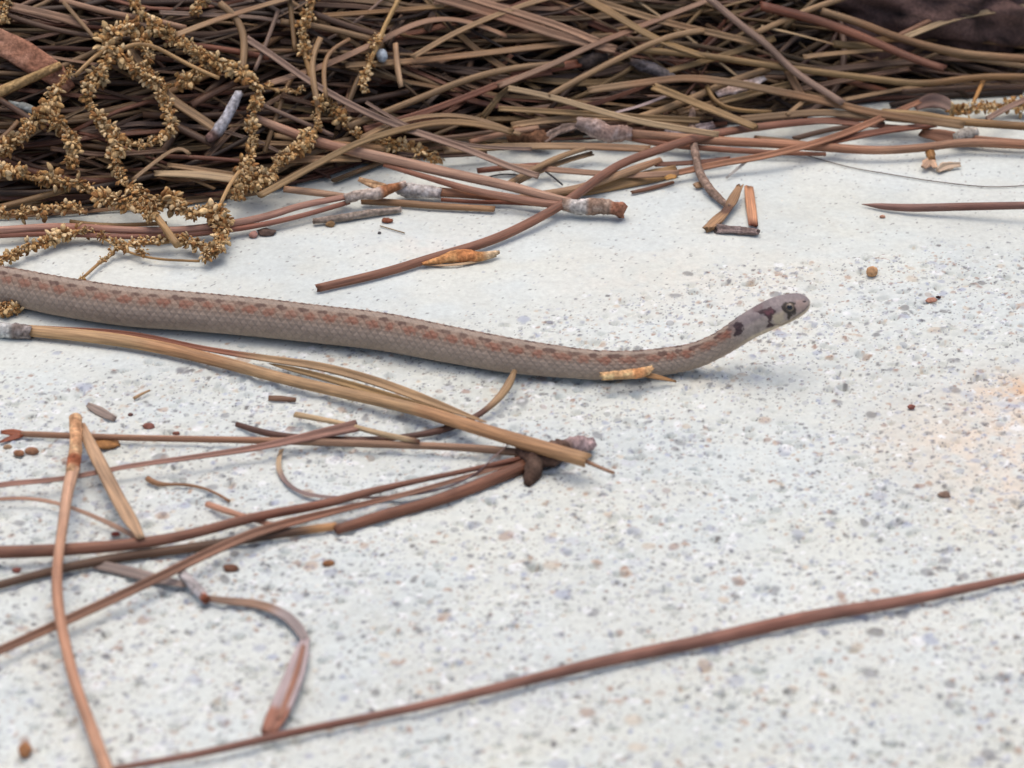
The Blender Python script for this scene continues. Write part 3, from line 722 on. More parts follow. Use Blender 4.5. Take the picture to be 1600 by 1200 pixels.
needle([(1466, 266), (1480, 259), (1500, 257)], [8, 13, 7], .8, (206, 182, 156), 'second crumpled papery flake, lying flat beside the first', 'papery_flake', 'flake', prof='groove', lump=.4, step=2)
needle([(1453, 238), (1456, 250)], [13, 10], 1.2, (178, 130, 74), 'tiny golden catkin stub hanging under a front needle', 'bud_scale', 'scale', prof='round', lump=.5, step=2)
needle([(1520, 162), (1530, 142), (1539, 120)], [5, 6, 7], 2.8, (196, 154, 92), 'short golden stalk sticking up from the straw edge', 'dried_strand', 'strand', prof='round')
needle([(618, 69), (620, 100), (623, 120), (627, 136)], [8, 9, 9, 7], 4.4, (204, 176, 140), 'short pale upright needle stub hanging over dark straw', prof='half')

# ---- needles of the straw pile that can be followed one by one
PILE = [
    ([(385, 60), (430, 90), (485, 128), (560, 170), (625, 198), (725, 232), (800, 262), (840, 275)], 11, 4.2, 'mauve'),
    ([(16, 9), (60, 19), (100, 28), (135, 40)], 14, 2.2, 'pink'),
    ([(95, 0), (170, 20), (230, 30), (290, 44)], 10, 2.4, 'pink'),
    ([(100, 4), (125, 34), (152, 64)], 7, 3.2, 'tan'),
    ([(0, 156), (35, 178), (72, 203)], 10, 3.8, 'dark'),
    ([(-20, 230), (8, 214), (28, 190)], 8, 3.4, 'tan'),
    ([(272, 56), (330, 34), (400, 12), (470, -8)], 12, 4.6, 'tan'),
    ([(345, 6), (372, 30), (383, 62), (378, 112)], 12, 4.0, 'tan'),
    ([(200, 72), (262, 150), (300, 176), (340, 204)], 16, 2.6, 'tan'),
    ([(300, 164), (332, 146), (368, 131)], 15, 2.0, 'dark'),
    ([(268, 195), (300, 210), (332, 226)], 15, 1.6, 'dark'),
    ([(207, 281), (240, 255), (272, 231), (288, 229), (296, 241)], 7, 3.8, 'tan'),
    ([(255, 244), (320, 247), (390, 253)], 8, 2.2, 'red'),
    ([(243, 271), (310, 273), (370, 281), (425, 293)], [12, 16, 17, 12], 2.2, 'pale'),
    ([(262, 258), (320, 266), (380, 275)], 8, 2.0, 'tan'),
    ([(0, 324), (40, 314), (105, 296)], 11, 2.4, 'olive'),
    ([(452, -4), (457, 38), (461, 80)], 8, 3.4, 'olive'),
    ([(434, 18), (416, 68), (398, 110)], 7, 3.2, 'mauve'),
    ([(500, 61), (487, 88), (488, 122), (497, 165)], 10, 4.4, 'tan'),
    ([(546, 62), (514, 80), (505, 106), (509, 152)], 8, 4.2, 'tan'),
    ([(420, 131), (510, 101), (600, 61), (650, 37), (700, 29), (750, 40), (790, 56)], 13, 2.6, 'pink'),
    ([(645, 89), (712, 51), (800, 14), (880, -10)], 9, 3.4, 'tan'),
    ([(540, 102), (650, 95), (800, 78), (900, 66)], 13, 1.6, 'tan'),
    ([(490, 22), (540, 40), (592, 56)], 12, 1.6, 'dark'),
    ([(440, 34), (500, 42), (582, 62)], 11, 2.0, 'tan'),
    ([(500, 25), (600, 18), (692, 10)], 9, 1.8, 'olive'),
    ([(680, -4), (740, 13), (800, 32), (880, 58), (960, 78)], 15, 3.0, 'pink'),
    ([(722, -6), (800, 18), (870, 40), (935, 66)], 13, 3.4, 'pink'),
    ([(880, 100), (800, 107), (725, 126), (675, 146), (612, 171), (545, 197)], 11, 2.6, 'tan'),
    ([(860, 112), (800, 124), (725, 153), (650, 180), (570, 202)], 11, 2.4, 'red'),
    ([(565, 216), (600, 198), (650, 184), (700, 180), (750, 187), (812, 210)], 9, 3.0, 'tan'),
    ([(405, 306), (440, 287), (505, 251), (565, 221), (640, 199), (700, 190), (760, 196), (800, 206)], 12, 4.8, 'olive'),
    ([(735, 222), (790, 208), (840, 200)], 10, 2.4, 'pink'),
    ([(572, 160), (625, 191), (700, 220), (760, 230), (830, 233)], 6, 3.6, 'mauve'),
    ([(428, 250), (500, 249), (562, 248)], 12, 1.8, 'tan'),
    ([(695, 235), (800, 229), (925, 229), (1014, 233)], 14, 2.6, 'tan'),
    ([(747, 267), (800, 261), (850, 258)], 10, .9, 'red'),
    ([(780, 258), (875, 266), (950, 272), (1000, 274), (1060, 270)], 11, 1.4, 'pink'),
    ([(790, 290), (850, 256), (895, 238), (930, 228)], 11, 2.2, 'tan'),
    ([(810, 284), (870, 256), (925, 240)], 9, 1.2, 'tan'),
    ([(1024, 257), (1085, 254), (1140, 248)], 9, 1.0, 'red'),
    ([(905, -8), (955, 20), (1025, 61), (1100, 88)], 16, 4.0, 'olive'),
    ([(935, 3), (1025, 31), (1100, 49), (1185, 68)], 11, 3.4, 'tan'),
    ([(780, 134), (862, 101), (925, 71), (987, 47), (1050, 22), (1130, -8)], 11, 3.6, 'pink'),
    ([(858, 150), (925, 113), (1000, 76), (1050, 56), (1098, 48)], 11, 4.2, 'tan'),
    ([(1000, 78), (1100, 87), (1200, 102), (1300, 115), (1425, 130), (1470, 128), (1537, 120), (1640, 121)], 11, 3.6, 'olive'),
    ([(1108, -2), (1160, 42), (1200, 72), (1240, 112), (1316, 161)], 13, 4.6, 'mauve'),
    ([(1222, 96), (1237, 122), (1254, 152)], 13, 2.4, 'tan'),
    ([(1258, 156), (1230, 179)], 7, 2.8, 'tan'),
    ([(920, 141), (1000, 130), (1075, 122), (1150, 130), (1200, 140), (1275, 155), (1375, 178), (1505, 196)], 13, 3.6, 'tan'),
    ([(1022, 136), (1100, 167), (1180, 199)], 14, 3.8, 'olive'),
    ([(795, 138), (862, 152), (975, 184), (1050, 199), (1122, 210)], 10, 4.4, 'pale'),
    ([(780, 170), (900, 177), (1025, 185), (1092, 188)], 10, 2.8, 'olive'),
    ([(800, 196), (900, 184), (1000, 186), (1080, 196)], 11, 1.6, 'tan'),
    ([(800, 116), (850, 108), (905, 99)], 16, 1.6, 'red'),
    ([(1190, 10), (1275, 32), (1350, 60), (1425, 92), (1474, 108)], 17, 4.8, 'red'),
    ([(1285, 18), (1350, 38), (1400, 58), (1500, 83), (1620, 93)], 13, 4.0, 'tan'),
    ([(1430, 66), (1500, 88), (1620, 106)], 10, 3.2, 'tan'),
    ([(1180, 52), (1252, 20), (1320, -4)], 10, 3.8, 'tan'),
    ([(1403, 56), (1475, 22), (1545, -6)], 8, 4.0, 'pink'),
    ([(1415, 58), (1500, 27), (1620, 8)], 10, 4.4, 'pale'),
    ([(1190, 41), (1250, 55), (1302, 69)], 5, 3.4, 'pale'),
    ([(1303, 69), (1340, 72), (1385, 76)], 13, 2.2, 'olive'),
    ([(1256, 89), (1320, 82), (1400, 76)], 9, 2.6, 'tan'),
    ([(1318, 156), (1380, 144), (1440, 134)], 7, 1.8, 'tan'),
    ([(1160, 186), (1275, 176), (1340, 180), (1460, 191)], 12, 2.6, 'tan'),
    ([(1380, 176), (1440, 180), (1500, 190), (1620, 199)], 14, 3.0, 'olive'),
    ([(1180, 202), (1275, 190), (1350, 195), (1420, 200)], 9, 1.8, 'red'),
    ([(1285, 224), (1375, 206), (1460, 195)], 13, 2.2, 'red'),
    ([(1180, 216), (1240, 222), (1300, 232)], 10, 1.6, 'tan'),
    ([(1240, 217), (1300, 202), (1380, 192)], 9, 1.2, 'dark'),
    ([(1543, 186), (1575, 168), (1640, 140)], 10, 3.4, 'mauve'),
    ([(1410, 143), (1500, 138), (1620, 136)], 10, 1.4, 'dark'),
    ([(1230, 120), (1330, 105), (1440, 95)], 12, 1.4, 'dark'),
    ([(1250, 140), (1340, 122), (1420, 108)], 10, 1.2, 'dark'),
    ([(1060, 176), (1160, 150), (1240, 130)], 11, 1.4, 'olive'),
    ([(980, 190), (1060, 162), (1140, 128), (1200, 108)], 12, 1.2, 'tan'),
    ([(1040, 112), (1120, 90), (1210, 60)], 10, 1.6, 'olive'),
    ([(620, 240), (660, 244), (760, 240)], 8, .8, 'dark'),
    ([(430, 212), (500, 222), (600, 232)], 10, 1.0, 'tan'),
    ([(440, 150), (520, 170), (600, 176)], 10, 1.2, 'dark'),
    ([(400, 160), (470, 190), (520, 212)], 8, 1.6, 'mauve'),
    ([(0, 20), (80, 45), (170, 60), (240, 62)], 9, 1.4, 'dark'),
    ([(250, 20), (330, 24), (420, 30), (480, 48)], 9, 1.6, 'mauve'),
    ([(260, 68), (330, 74), (420, 90)], 10, 1.5, 'red'),
    ([(80, 232), (160, 242), (260, 236)], 8, 1.2, 'dark'),
    ([(110, 346), (170, 352), (260, 349)], 7, .9, 'olive'),
]
for pts, w, h, c in PILE:
    pf = random.choice(['half', 'half', 'groove', 'flat']) if not isinstance(w, list) else 'flat'
    needle(pts, np.array(w) * .9 if isinstance(w, list) else w * .9, h * 1.05 + 0.5, c, prof=pf, ragged=.5, dim=random.uniform(.6, .95))  # dim darkens the pile needles' own colour to suggest shade in the straw

# ---- the rest of the straw: individual needles that fill the visible slope, then the mass below
def straw_path(r, x0, x1, d0, d1, depth, n=10, Lr=(0.035, 0.11)):
    """a needle lying roughly along the edge of the pile, `depth` metres under its surface"""
    L = r.uniform(*Lr); x = r.uniform(x0, x1)
    yf = np.interp(x, _fp[:, 0], _fp[:, 1]); y = yf + r.uniform(d0, d1)
    slope = (np.interp(x + .02, _fp[:, 0], _fp[:, 1]) - np.interp(x - .02, _fp[:, 0], _fp[:, 1])) / .04
    a = math.atan(slope) * 0.7 + r.normal(0, 0.17) * (2.2 if r.random() < .15 else 1)
    t = np.linspace(-L / 2, L / 2, n)
    bow = r.normal(0, 0.7) / max(L, .03)
    X = x + t * math.cos(a) - bow * t ** 2 * math.sin(a); Y = y + t * math.sin(a) + bow * t ** 2 * math.cos(a)
    d = front_d(X, Y)
    if d.min() < -0.001:
        return None
    ctr = pile(np.array(x), np.array(y)) - depth
    Zs = pile(X, Y) - depth
    tilt = np.polyfit(t, Zs, 1)
    Z = 0.6 * Zs + 0.4 * np.polyval(tilt, t) + r.normal(0, 0.08) * t
    Z = np.minimum(Z, pile(X, Y) + 0.0012)
    return np.stack([X, Y, np.maximum(Z, gz(X, Y) + 0.0007)], 1)


fill_cls = ['tan', 'pink', 'red', 'dark', 'olive', 'mauve', 'pale']
fill_p = [.24, .15, .19, .22, .12, .06, .02]
r = np.random.default_rng(21)
made = 0
while made < 190:
    P = straw_path(r, -0.105, 0.115, 0.0008, 0.034, r.uniform(0.0, 0.0035), 12)
    if P is None:
        continue
    q = project(P)
    if ((q[:, 0] > 1300) & (q[:, 0] < 1590) & (q[:, 1] < 66)).any() and r.random() < .85:
        continue                        # the stone shows here
    c = r.choice(fill_cls, p=fill_p); sd = 1000 + made
    w = r.uniform(0.00042, 0.00074)
    u = np.linspace(0, 1, 12)
    W = w * (1 - 0.45 * u) if r.random() < .6 else np.full(12, w)
    pf = r.choice(['half', 'groove', 'flat', 'half'])
    V, F, al, ar = sweep(P, W, pf, r.uniform(-.95, .1), r.uniform(-.6, .6), 0, sd, .5)
    C = needle_cols(al, ar, alb(CLS[c][0]) * r.uniform(.28, .72), sd, len(PROF[pf]))  # lower needles get a darker colour, painting in the shade of the pile
    o = link('pine_needle', mesh_from('pine_needle', V, F, C, True, al, ar), M_NEEDLE)
    pile_label(o, P, float(W.mean() * 2), CLS[c][1])
    made += 1


def straw_mass():
    r = np.random.default_rng(33)
    VV, FF, CC, AL, AR = [], [], [], [], []; off = 0
    plan = [(380, -.13, .13, .004, .05, .0055, .0095), (2600, -.45, .45, .002, .10, .0005, .009), (2200, -.6, .6, .08, .40, .0, .010)]
    for n, x0, x1, d0, d1, z0, z1 in plan:
        k = 0
        while k < n:
            P = straw_path(r, x0, x1, d0, d1, r.uniform(z0, z1), 7)
            k += 1
            if P is None:
                continue
            if abs(P[:, 0]).min() < 0.11 and z0 < .002 and d0 < .05 and front_d(P[:, 0], P[:, 1]).max() < 0.045:
                P[:, 2] = np.maximum(P[:, 2] - 0.006, gz(P[:, 0], P[:, 1]) + 0.0006)
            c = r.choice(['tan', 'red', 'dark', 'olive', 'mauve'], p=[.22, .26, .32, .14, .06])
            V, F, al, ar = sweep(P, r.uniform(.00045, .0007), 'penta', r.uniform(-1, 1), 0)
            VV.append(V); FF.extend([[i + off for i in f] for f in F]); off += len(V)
            CC.append(needle_cols(al, ar, alb(CLS[c][0]) * r.uniform(.2, .45), int(r.integers(1e5)), 5)); AL.append(al); AR.append(ar)  # darkest colour at the bottom stands for the shaded gaps
    me = mesh_from('pine_straw', np.vstack(VV), FF, np.vstack(CC), True, np.concatenate(AL), np.concatenate(AR))
    o = link('pine_straw', me, M_NEEDLE)
    o['kind'] = 'stuff'
    tag(o, 'deep mass of brown pine straw beneath the upper needles', 'pine straw')


straw_mass()

# ------------------------------------------------------------------ catkins
def bract(r, L=0.00095):
    nu, nv = 6, 4
    V = []; 
    for i in range(nv + 1):
        t = i / nv; rad = math.sin(math.pi * min(max(t, .03), .97)) ** .6 * L * .40
        for j in range(nu):
            a = 2 * math.pi * j / nu
            V.append((rad * math.cos(a), rad * math.sin(a) * .55 + (t * t) * L * .45, t * L * .9))
    F = [[i * nu + j, i * nu + (j + 1) % nu, (i + 1) * nu + (j + 1) % nu, (i + 1) * nu + j] for i in range(nv) for j in range(nu)]
    return np.array(V), F


def cluster_mesh(k):
    r = np.random.default_rng(500 + k)
    VV, FF, CC = [], [], []; off = 0
    for q in range(int(r.integers(14, 21))):
        V, F = bract(r, r.uniform(.0005, .00098))
        th, ph = r.uniform(0, 2 * math.pi), math.acos(r.uniform(-.35, 1))
        z = np.array([math.sin(ph) * math.cos(th), math.sin(ph) * math.sin(th), math.cos(ph)])
        x = np.cross(z, [0.3, .5, .8]); x /= np.linalg.norm(x); y = np.cross(z, x)
        V = V @ np.stack([x, y, z]) + z * r.uniform(.0000, .00085)
        col = alb([(196, 158, 106), (178, 134, 84), (206, 174, 126), (150, 108, 68), (216, 188, 144)][int(r.integers(5))]) * r.uniform(.85, 1.15)
        t = np.tile(np.linspace(0, 1, 5)[:, None], (1, 6)).ravel()
        VV.append(V); FF += [[i + off for i in f] for f in F]; off += len(V)
        CC.append(col[None] * (.82 + .3 * t)[:, None])
    me = mesh_from('floret_cluster', np.vstack(VV), FF, np.vstack(CC)); me.materials.append(M_CATKIN)
    return me


CLUSTERS = [cluster_mesh(k) for k in range(10)]


def catkin(pts, h, label, spacing=1.05, size=1.0, stem_w=6, stem_c=(176, 138, 88), gaps=(), spread=1.05, group=None, jit=.7):
    D = spline([(p[0], p[1], p[2] if len(p) > 2 else h) for p in pts], 6)
    P = np.array([on_surface(x, y, hh * MM) for x, y, hh in D])
    for _ in range(4):
        Q = P.copy(); Q[1:-1] = (P[:-2] + 2 * P[1:-1] + P[2:]) / 4; P = Q
    e = empty('catkin', on_surface(pts[0][0], pts[0][1], 0)); tag(e, label, 'catkin', group)
    _seed[0] += 1; r = np.random.default_rng(_seed[0])
    V, F, al, ar = sweep(P, stem_w * 0.43 / FPX / 2, 'round', 0, 0, .2, _seed[0])
    C = needle_cols(al, ar, alb(stem_c), _seed[0])
    link('stem', mesh_from('stem', V, F, C, True, al, ar), M_NEEDLE, e)
    s = np.concatenate([[0], np.cumsum(np.linalg.norm(np.diff(P, axis=0), axis=1))])
    t = 0.0003
    while t < s[-1]:
        u = t / s[-1]
        if not any(a <= u <= b for a, b in gaps):
            p = np.array([np.interp(t, s, P[:, k]) for k in range(3)])
            off = r.normal(0, 1, 3); off /= np.linalg.norm(off)
            off[2] = abs(off[2]) * .8
            p = p + off * r.uniform(.2, 1.3) * spread * MM * jit
            o = bpy.data.objects.new('floret_cluster', CLUSTERS[int(r.integers(len(CLUSTERS)))]); COL.objects.link(o)
            o.parent = e; o.location = Vector(p) - Vector(e['_w'])
            o.rotation_euler = (r.uniform(-1.2, 1.2), r.uniform(-1.2, 1.2), r.uniform(0, 6.3))
            cl = vnoise(np.array(t / .0032 + _seed[0] * 3.3), np.array(_seed[0] * 1.1))
            sc = size * r.uniform(.6, 1.35) * (.62 + 1.05 * float(cl)); o.scale = (sc, sc, sc)
        t += spacing * .8 * MM * r.uniform(.6, 1.4)
    return e


catkin([(203, 2), (222, 22), (245, 45), (268, 62), (296, 78), (325, 95), (352, 110), (382, 120), (402, 138)], 5.5, 'golden catkin slanting down across the dark needles from the top of the pile')
catkin([(402, 132), (400, 165), (392, 198), (396, 235), (388, 262), (378, 288), (368, 312)], 4.6, 'golden catkin hanging downwards beside the pale lichened twig', spacing=.95, size=.9)
catkin([(212, 48), (178, 50), (160, 62), (172, 84), (162, 108), (146, 132), (138, 158), (152, 182), (166, 200), (186, 218)], 5.2, 'golden catkin curving round beside the broad bark strip')
catkin([(178, 86), (210, 108), (240, 128), (252, 150), (264, 172), (270, 196), (255, 214), (225, 228), (196, 224)], 5.0, 'golden catkin looped round a dark hole in the straw')
catkin([(112, 108), (94, 132), (80, 156), (72, 178), (92, 192), (108, 212), (116, 238), (112, 264)], 5.0, 'golden catkin drooping below the straight tan twig')
catkin([(-20, 238), (8, 232), (30, 220), (52, 202), (74, 186), (88, 200)], 4.6, 'pale golden catkin bunched against the short grey-green twig', size=1.05)
catkin([(-20, 272), (12, 262), (40, 276), (70, 282), (98, 286), (128, 292), (150, 306), (180, 318), (205, 322)], 4.6, 'pale golden catkin stretched level along the front of the pile', size=1.0)
catkin([(188, 216), (180, 240), (178, 262), (190, 282), (204, 296), (224, 308), (240, 322), (232, 344)], 4.8, 'thick golden catkin falling steeply to the front of the pile', spacing=.75, size=1.1)
catkin([(192, 318), (220, 326), (250, 320), (268, 306), (282, 326), (300, 340), (322, 328), (340, 330)], 4.4, 'thick golden catkin zigzagging above the mauve needle pair', spacing=.8, size=1.1)
catkin([(336, 336, 4.0), (348, 356, 3.0), (344, 380, 2.4), (336, 396, 2.0), (318, 406, 1.8)], 3, 'dense golden catkin tip curling down onto the concrete', spacing=.7, size=1.05)
catkin([(-10, 410), (18, 402), (42, 390), (68, 380), (92, 370), (118, 365), (142, 366)], 1.6, 'golden catkin lying on concrete just behind the snake', spacing=.8, size=.95)
catkin([(142, 366), (166, 374), (186, 388), (214, 398), (250, 405), (312, 408)], 1.2, 'sparse thin catkin stalk trailing on the concrete', spacing=1.6, size=.7, gaps=[(.38, .5), (.62, .95)], stem_w=4)
catkin([(186, 388), (206, 380), (236, 380), (262, 378), (290, 376), (318, 384), (340, 396)], 2.0, 'golden catkin resting on concrete beneath the mauve needle pair', spacing=.9, size=.85)
catkin([(122, 440), (140, 425), (158, 408), (178, 396)], 1.0, 'tiny bare catkin stalk with one brown tuft touching the snake', spacing=1.0, size=.6, gaps=[(.12, .55)], stem_w=5)
catkin([(-15, 332), (10, 336), (34, 334), (62, 332), (90, 328), (118, 330), (136, 333)], 3.0, 'short catkin lying above the mauve pair with rosy brown end', spacing=1.2, size=.8)
catkin([(490, -6), (484, 22), (474, 48), (473, 74), (480, 98), (488, 130), (497, 170), (496, 196), (484, 220), (462, 236), (444, 248)], 4.6, 'long brownish catkin hanging beside two curled tan stems', spacing=1.0, size=.85, stem_w=9, gaps=[(.36, .58)])
catkin([(444, 246), (430, 262), (414, 276), (398, 294)], 4.0, 'short catkin end spilling towards the fallen olive needle', spacing=.8, size=.9)
catkin([(508, 150), (520, 172), (536, 190), (548, 206), (560, 214)], 2.2, 'dull brown catkin crumpled in a dark gap', spacing=.7, size=.85)
catkin([(586, 222), (610, 228), (640, 236), (664, 244), (690, 254)], 1.2, 'flattened brown catkin under the pale crossing needle', spacing=.7, size=.9)
catkin([(1484, 176), (1510, 172), (1540, 168), (1570, 166), (1612, 163)], 2.0, 'yellow catkin lying level at the straw edge beside a golden stalk', spacing=.8, size=.8)
e = catkin([(624, -4), (610, 24), (598, 48), (590, 70), (580, 92), (572, 116), (566, 142)], 5.0, 'dried flower stalk with papery bracts beside a small grey pebble', spacing=1.0, size=.75, gaps=[(0, .42), (.55, .62)], stem_w=8, stem_c=(196, 160, 104))
catkin([(-6, 484), (10, 488), (28, 482)], 1.0, 'tiny dark catkin crumb tucked under the snake', spacing=.6, size=.75)
catkin([(216, 56), (234, 82), (226, 108), (240, 132), (262, 140)], 4.4, 'brownish catkin crumpled inside the loop of golden catkins', spacing=.7, size=.85)
catkin([(306, 86), (322, 108), (300, 128), (272, 132)], 4.2, 'short golden catkin branching towards the dark hole', spacing=.8, size=.85)
catkin([(62, 180), (44, 204), (22, 226), (-10, 250)], 4.2, 'pale golden catkin falling left from the grey-green twig stub', spacing=.7, size=1.0)
catkin([(400, 132), (425, 140), (446, 141), (470, 146)], 4.0, 'small side sprig of golden florets pointing at the hanging catkin', spacing=1.1, size=.7, stem_w=4)
catkin([(330, -6), (312, 6), (300, 24)], 3.4, 'tiny golden catkin end at the crest of the straw', spacing=.8, size=.8)
catkin([(8, -6), (12, 14), (4, 36)], 3.2, 'dull golden catkin end behind the broad bark strip', spacing=.8, size=.9)
for px_pts, w in (([(345, 318), (352, 300), (362, 282), (374, 268)], 6), ([(238, 330), (258, 356), (276, 382)], 11), ([(165, 92), (200, 70), (232, 68), (300, 104), (342, 122)], 6), ([(118, 118), (150, 86), (178, 66), (204, 42), (212, 40)], 6)):
    needle(px_pts, w, 6.2 if w == 6 else 4.6, (192, 156, 108), {318: 'thin pinkish stem joining two catkins above the mauve pair', 330: 'thick tan peg lying across the mauve needle pair', 92: 'thin tan thread arching between golden catkins', 118: 'bent tan stalk leaning over the golden catkins'}[px_pts[0][1]], 'dried_sprig', 'sprig', prof='round')

# ------------------------------------------------------------------ pebbles, seeds and crumbs
def pebble(px, py, rx, ry, c, label, name='pebble', cat='pebble', h=None, lump=.35, squash=.8, group=None):
    _seed[0] += 1; sd = _seed[0]
    ctr = on_surface(px, py, 0)
    k = np.linalg.norm(ctr - CAM) / FPX
    R = np.array([rx, max(ry, rx * .7), ry * squash]) * k
    nu, nv = 14, 9
    th = np.linspace(0, 2 * math.pi, nu, endpoint=False); ph = np.linspace(0.02, math.pi - .02, nv)
    T, Pp = np.meshgrid(th, ph)
    d = np.stack([np.sin(Pp) * np.cos(T), np.sin(Pp) * np.sin(T), np.cos(Pp)], -1).reshape(-1, 3)
    L = 1 + lump * 2 * (fbm(d[:, 0] * 1.4 + sd * 1.7 + 9, d[:, 1] * 1.4 + d[:, 2] * 1.9 + sd, 3) - .5)
    V = d * L[:, None] * R
    V = V + ctr + np.array([0, 0, (R[2] * .7) + (h or 0) * MM])
    F = [[i * nu + j, (i + 1) * nu + j, (i + 1) * nu + (j + 1) % nu, i * nu + (j + 1) % nu] for i in range(nv - 1) for j in range(nu)]
    F += [list(range(nu)), list(range(nv * nu - 1, (nv - 1) * nu - 1, -1))]
    C = np.tile(alb(c), (len(V), 1)) * (.8 + .4 * vnoise(d[:, 0] * 3 + sd, d[:, 2] * 3 + d[:, 1] * 2))[:, None]
    o = link(name, mesh_from(name, V, F, C), M_STONE)
    return tag(o, label, cat, group)


pebble(1362, 430, 9, 9, (206, 160, 116), 'round tan sandstone pebble on the smooth concrete', lump=.2, squash=1)
pebble(1379, 340, 4.5, 3.5, (196, 146, 120), 'tiny pinkish crumb just below the lone mauve needle', 'crumb', 'crumb')
pebble(1455, 471, 10, 4, (190, 138, 116), 'small flat pinkish flake on the sandy concrete behind the head', 'flake', 'flake')
pebble(1466, 466, 4, 3, (70, 44, 44), 'tiny dark grain touching a pink flake', 'grit_grain', 'grain')
pebble(1424, 638, 6, 5, (150, 96, 84), 'tiny red-brown grain ahead of the snake', 'grit_grain', 'grain')
pebble(1475, 776, 10, 8, (140, 116, 100), 'rounded brown grit stone set in the ochre-stained concrete', 'grit_stone', 'stone', squash=.6)
pebble(40, 1178, 10, 14, (176, 124, 84), 'blurred orange-brown pebble beside the leg of the folded pair', lump=.2)
pebble(605, 347, 9, 5, (140, 84, 60), 'small red-brown chip on the smooth concrete near a fibre', 'bark_chip', 'chip')
pebble(593, 365, 3, 3, (110, 106, 104), 'tiny dark grey grain below the red-brown chip', 'grit_grain', 'grain')
pebble(516, 353, 8, 6, (150, 118, 82), 'small brown scale under the grey twig stub', 'bud_scale', 'scale')
pebble(597, 117, 9, 12, (176, 186, 194), 'small pale grey pebble caught in the straw', h=3)
pebble(418, 365, 14, 6, (104, 84, 74), 'dark brown crumbled bark at the straw edge', 'bark_scrap', 'bark', lump=.6)
pebble(396, 370, 7, 7, (186, 140, 126), 'small rosy papery crumb at the straw edge', 'crumb', 'crumb')
pebble(30, 711, 9, 6, (158, 112, 82), 'brown seed below the frayed needle tips', 'seed', 'seed', lump=.15)
pebble(50, 708, 11, 7, (160, 118, 90), 'larger pale brown seed beside a round one', 'seed', 'seed', lump=.15)
pebble(12, 701, 7, 5, (176, 146, 116), 'pale small seed nearest the frayed needle tips', 'seed', 'seed', lump=.15)
pebble(168, 696, 20, 6, (170, 122, 76), 'golden brown crumpled scale between the V-shaped needles', 'bud_scale', 'scale', lump=.6)
pebble(181, 836, 7, 4, (140, 76, 66), 'dark red seed above the long fanned needles', 'seed', 'seed', lump=.15)
pebble(232, 668, 10, 5, (140, 92, 80), 'reddish grain above the square-cut needle', 'grit_grain', 'grain')
pebble(275, 679, 6, 4, (140, 92, 78), 'small reddish grain close to the pink needle', 'grit_grain', 'grain')
pebble(204, 650, 4, 4, (120, 86, 78), 'tiny maroon grain beside the grey seed wing', 'grit_grain', 'grain')
pebble(513, 884, 9, 7, (150, 104, 70), 'brown pebble on sandy concrete below the cut needle end', lump=.3)
pebble(360, 890, 13, 6, (120, 84, 66), 'dark brown crumb under the fanned needles', 'crumb', 'crumb', lump=.5)
pebble(26, 893, 7, 5, (150, 92, 80), 'reddish grit grain below the dark half-hidden needle', 'grit_grain', 'grain')
needle([(137, 632), (155, 643), (180, 655)], [7, 14, 8], .5, (170, 152, 140), 'grey-brown seed wing lying near the tan bundle', 'seed_wing', 'seed', prof='flat')
needle([(420, 622), (440, 622), (462, 625)], [8, 9, 7], .5, (150, 116, 92), 'small brown chip between snake and curled strand', 'bark_chip', 'chip', prof='half')
needle([(210, 622), (222, 614), (234, 610)], [5, 4, 3], .5, (196, 160, 120), 'tiny tan splinter with a swollen base', 'splinter', 'splinter', prof='round')


def mulch(px, py, w, hpx, c, label, sd):
    ctr = on_surface(px, py, -.004); ctr = ctr + (ctr - CAM) * .012
    k = np.linalg.norm(ctr - CAM) / FPX
    bm_n = 40
    th = np.linspace(0, 2 * math.pi, 64, endpoint=False); ph = np.linspace(.01, math.pi - .01, bm_n)
    T, Pp = np.meshgrid(th, ph)
    d = np.stack([np.sin(Pp) * np.cos(T), np.sin(Pp) * np.sin(T), np.cos(Pp)], -1).reshape(-1, 3)
    q = np.sign(d) * np.abs(d) ** .75
    L = 1 + .7 * np.abs(fbm(d[:, 0] * 1.8 + sd, d[:, 2] * 2.2 + d[:, 1] * 1.3 + sd, 5) - .5) + .34 * (fbm(d[:, 0] * 7 + sd, d[:, 2] * 8 + d[:, 1] * 6, 3) - .5)
    V = q * L[:, None] * np.array([w * k / 2, w * k / 3, hpx * k / 2]) + ctr
    nu = 64
    F = [[i * nu + j, (i + 1) * nu + j, (i + 1) * nu + (j + 1) % nu, i * nu + (j + 1) % nu] for i in range(bm_n - 1) for j in range(nu)]
    F += [list(range(nu)), list(range(bm_n * nu - 1, (bm_n - 1) * nu - 1, -1))]
    C = alb(c)[None] * (.05 + 2.6 * np.clip(fbm(d[:, 0] * 9 + sd, d[:, 2] * 9 + d[:, 1] * 6, 5) - .2, 0, 1))[:, None]
    return tag(link('stone', mesh_from('stone', V, F, C), M_STONE), label, 'stone')


mulch(1440, 6, 330, 170, (104, 80, 73), 'dark reddish brown rough stone half buried behind the straw', 3)

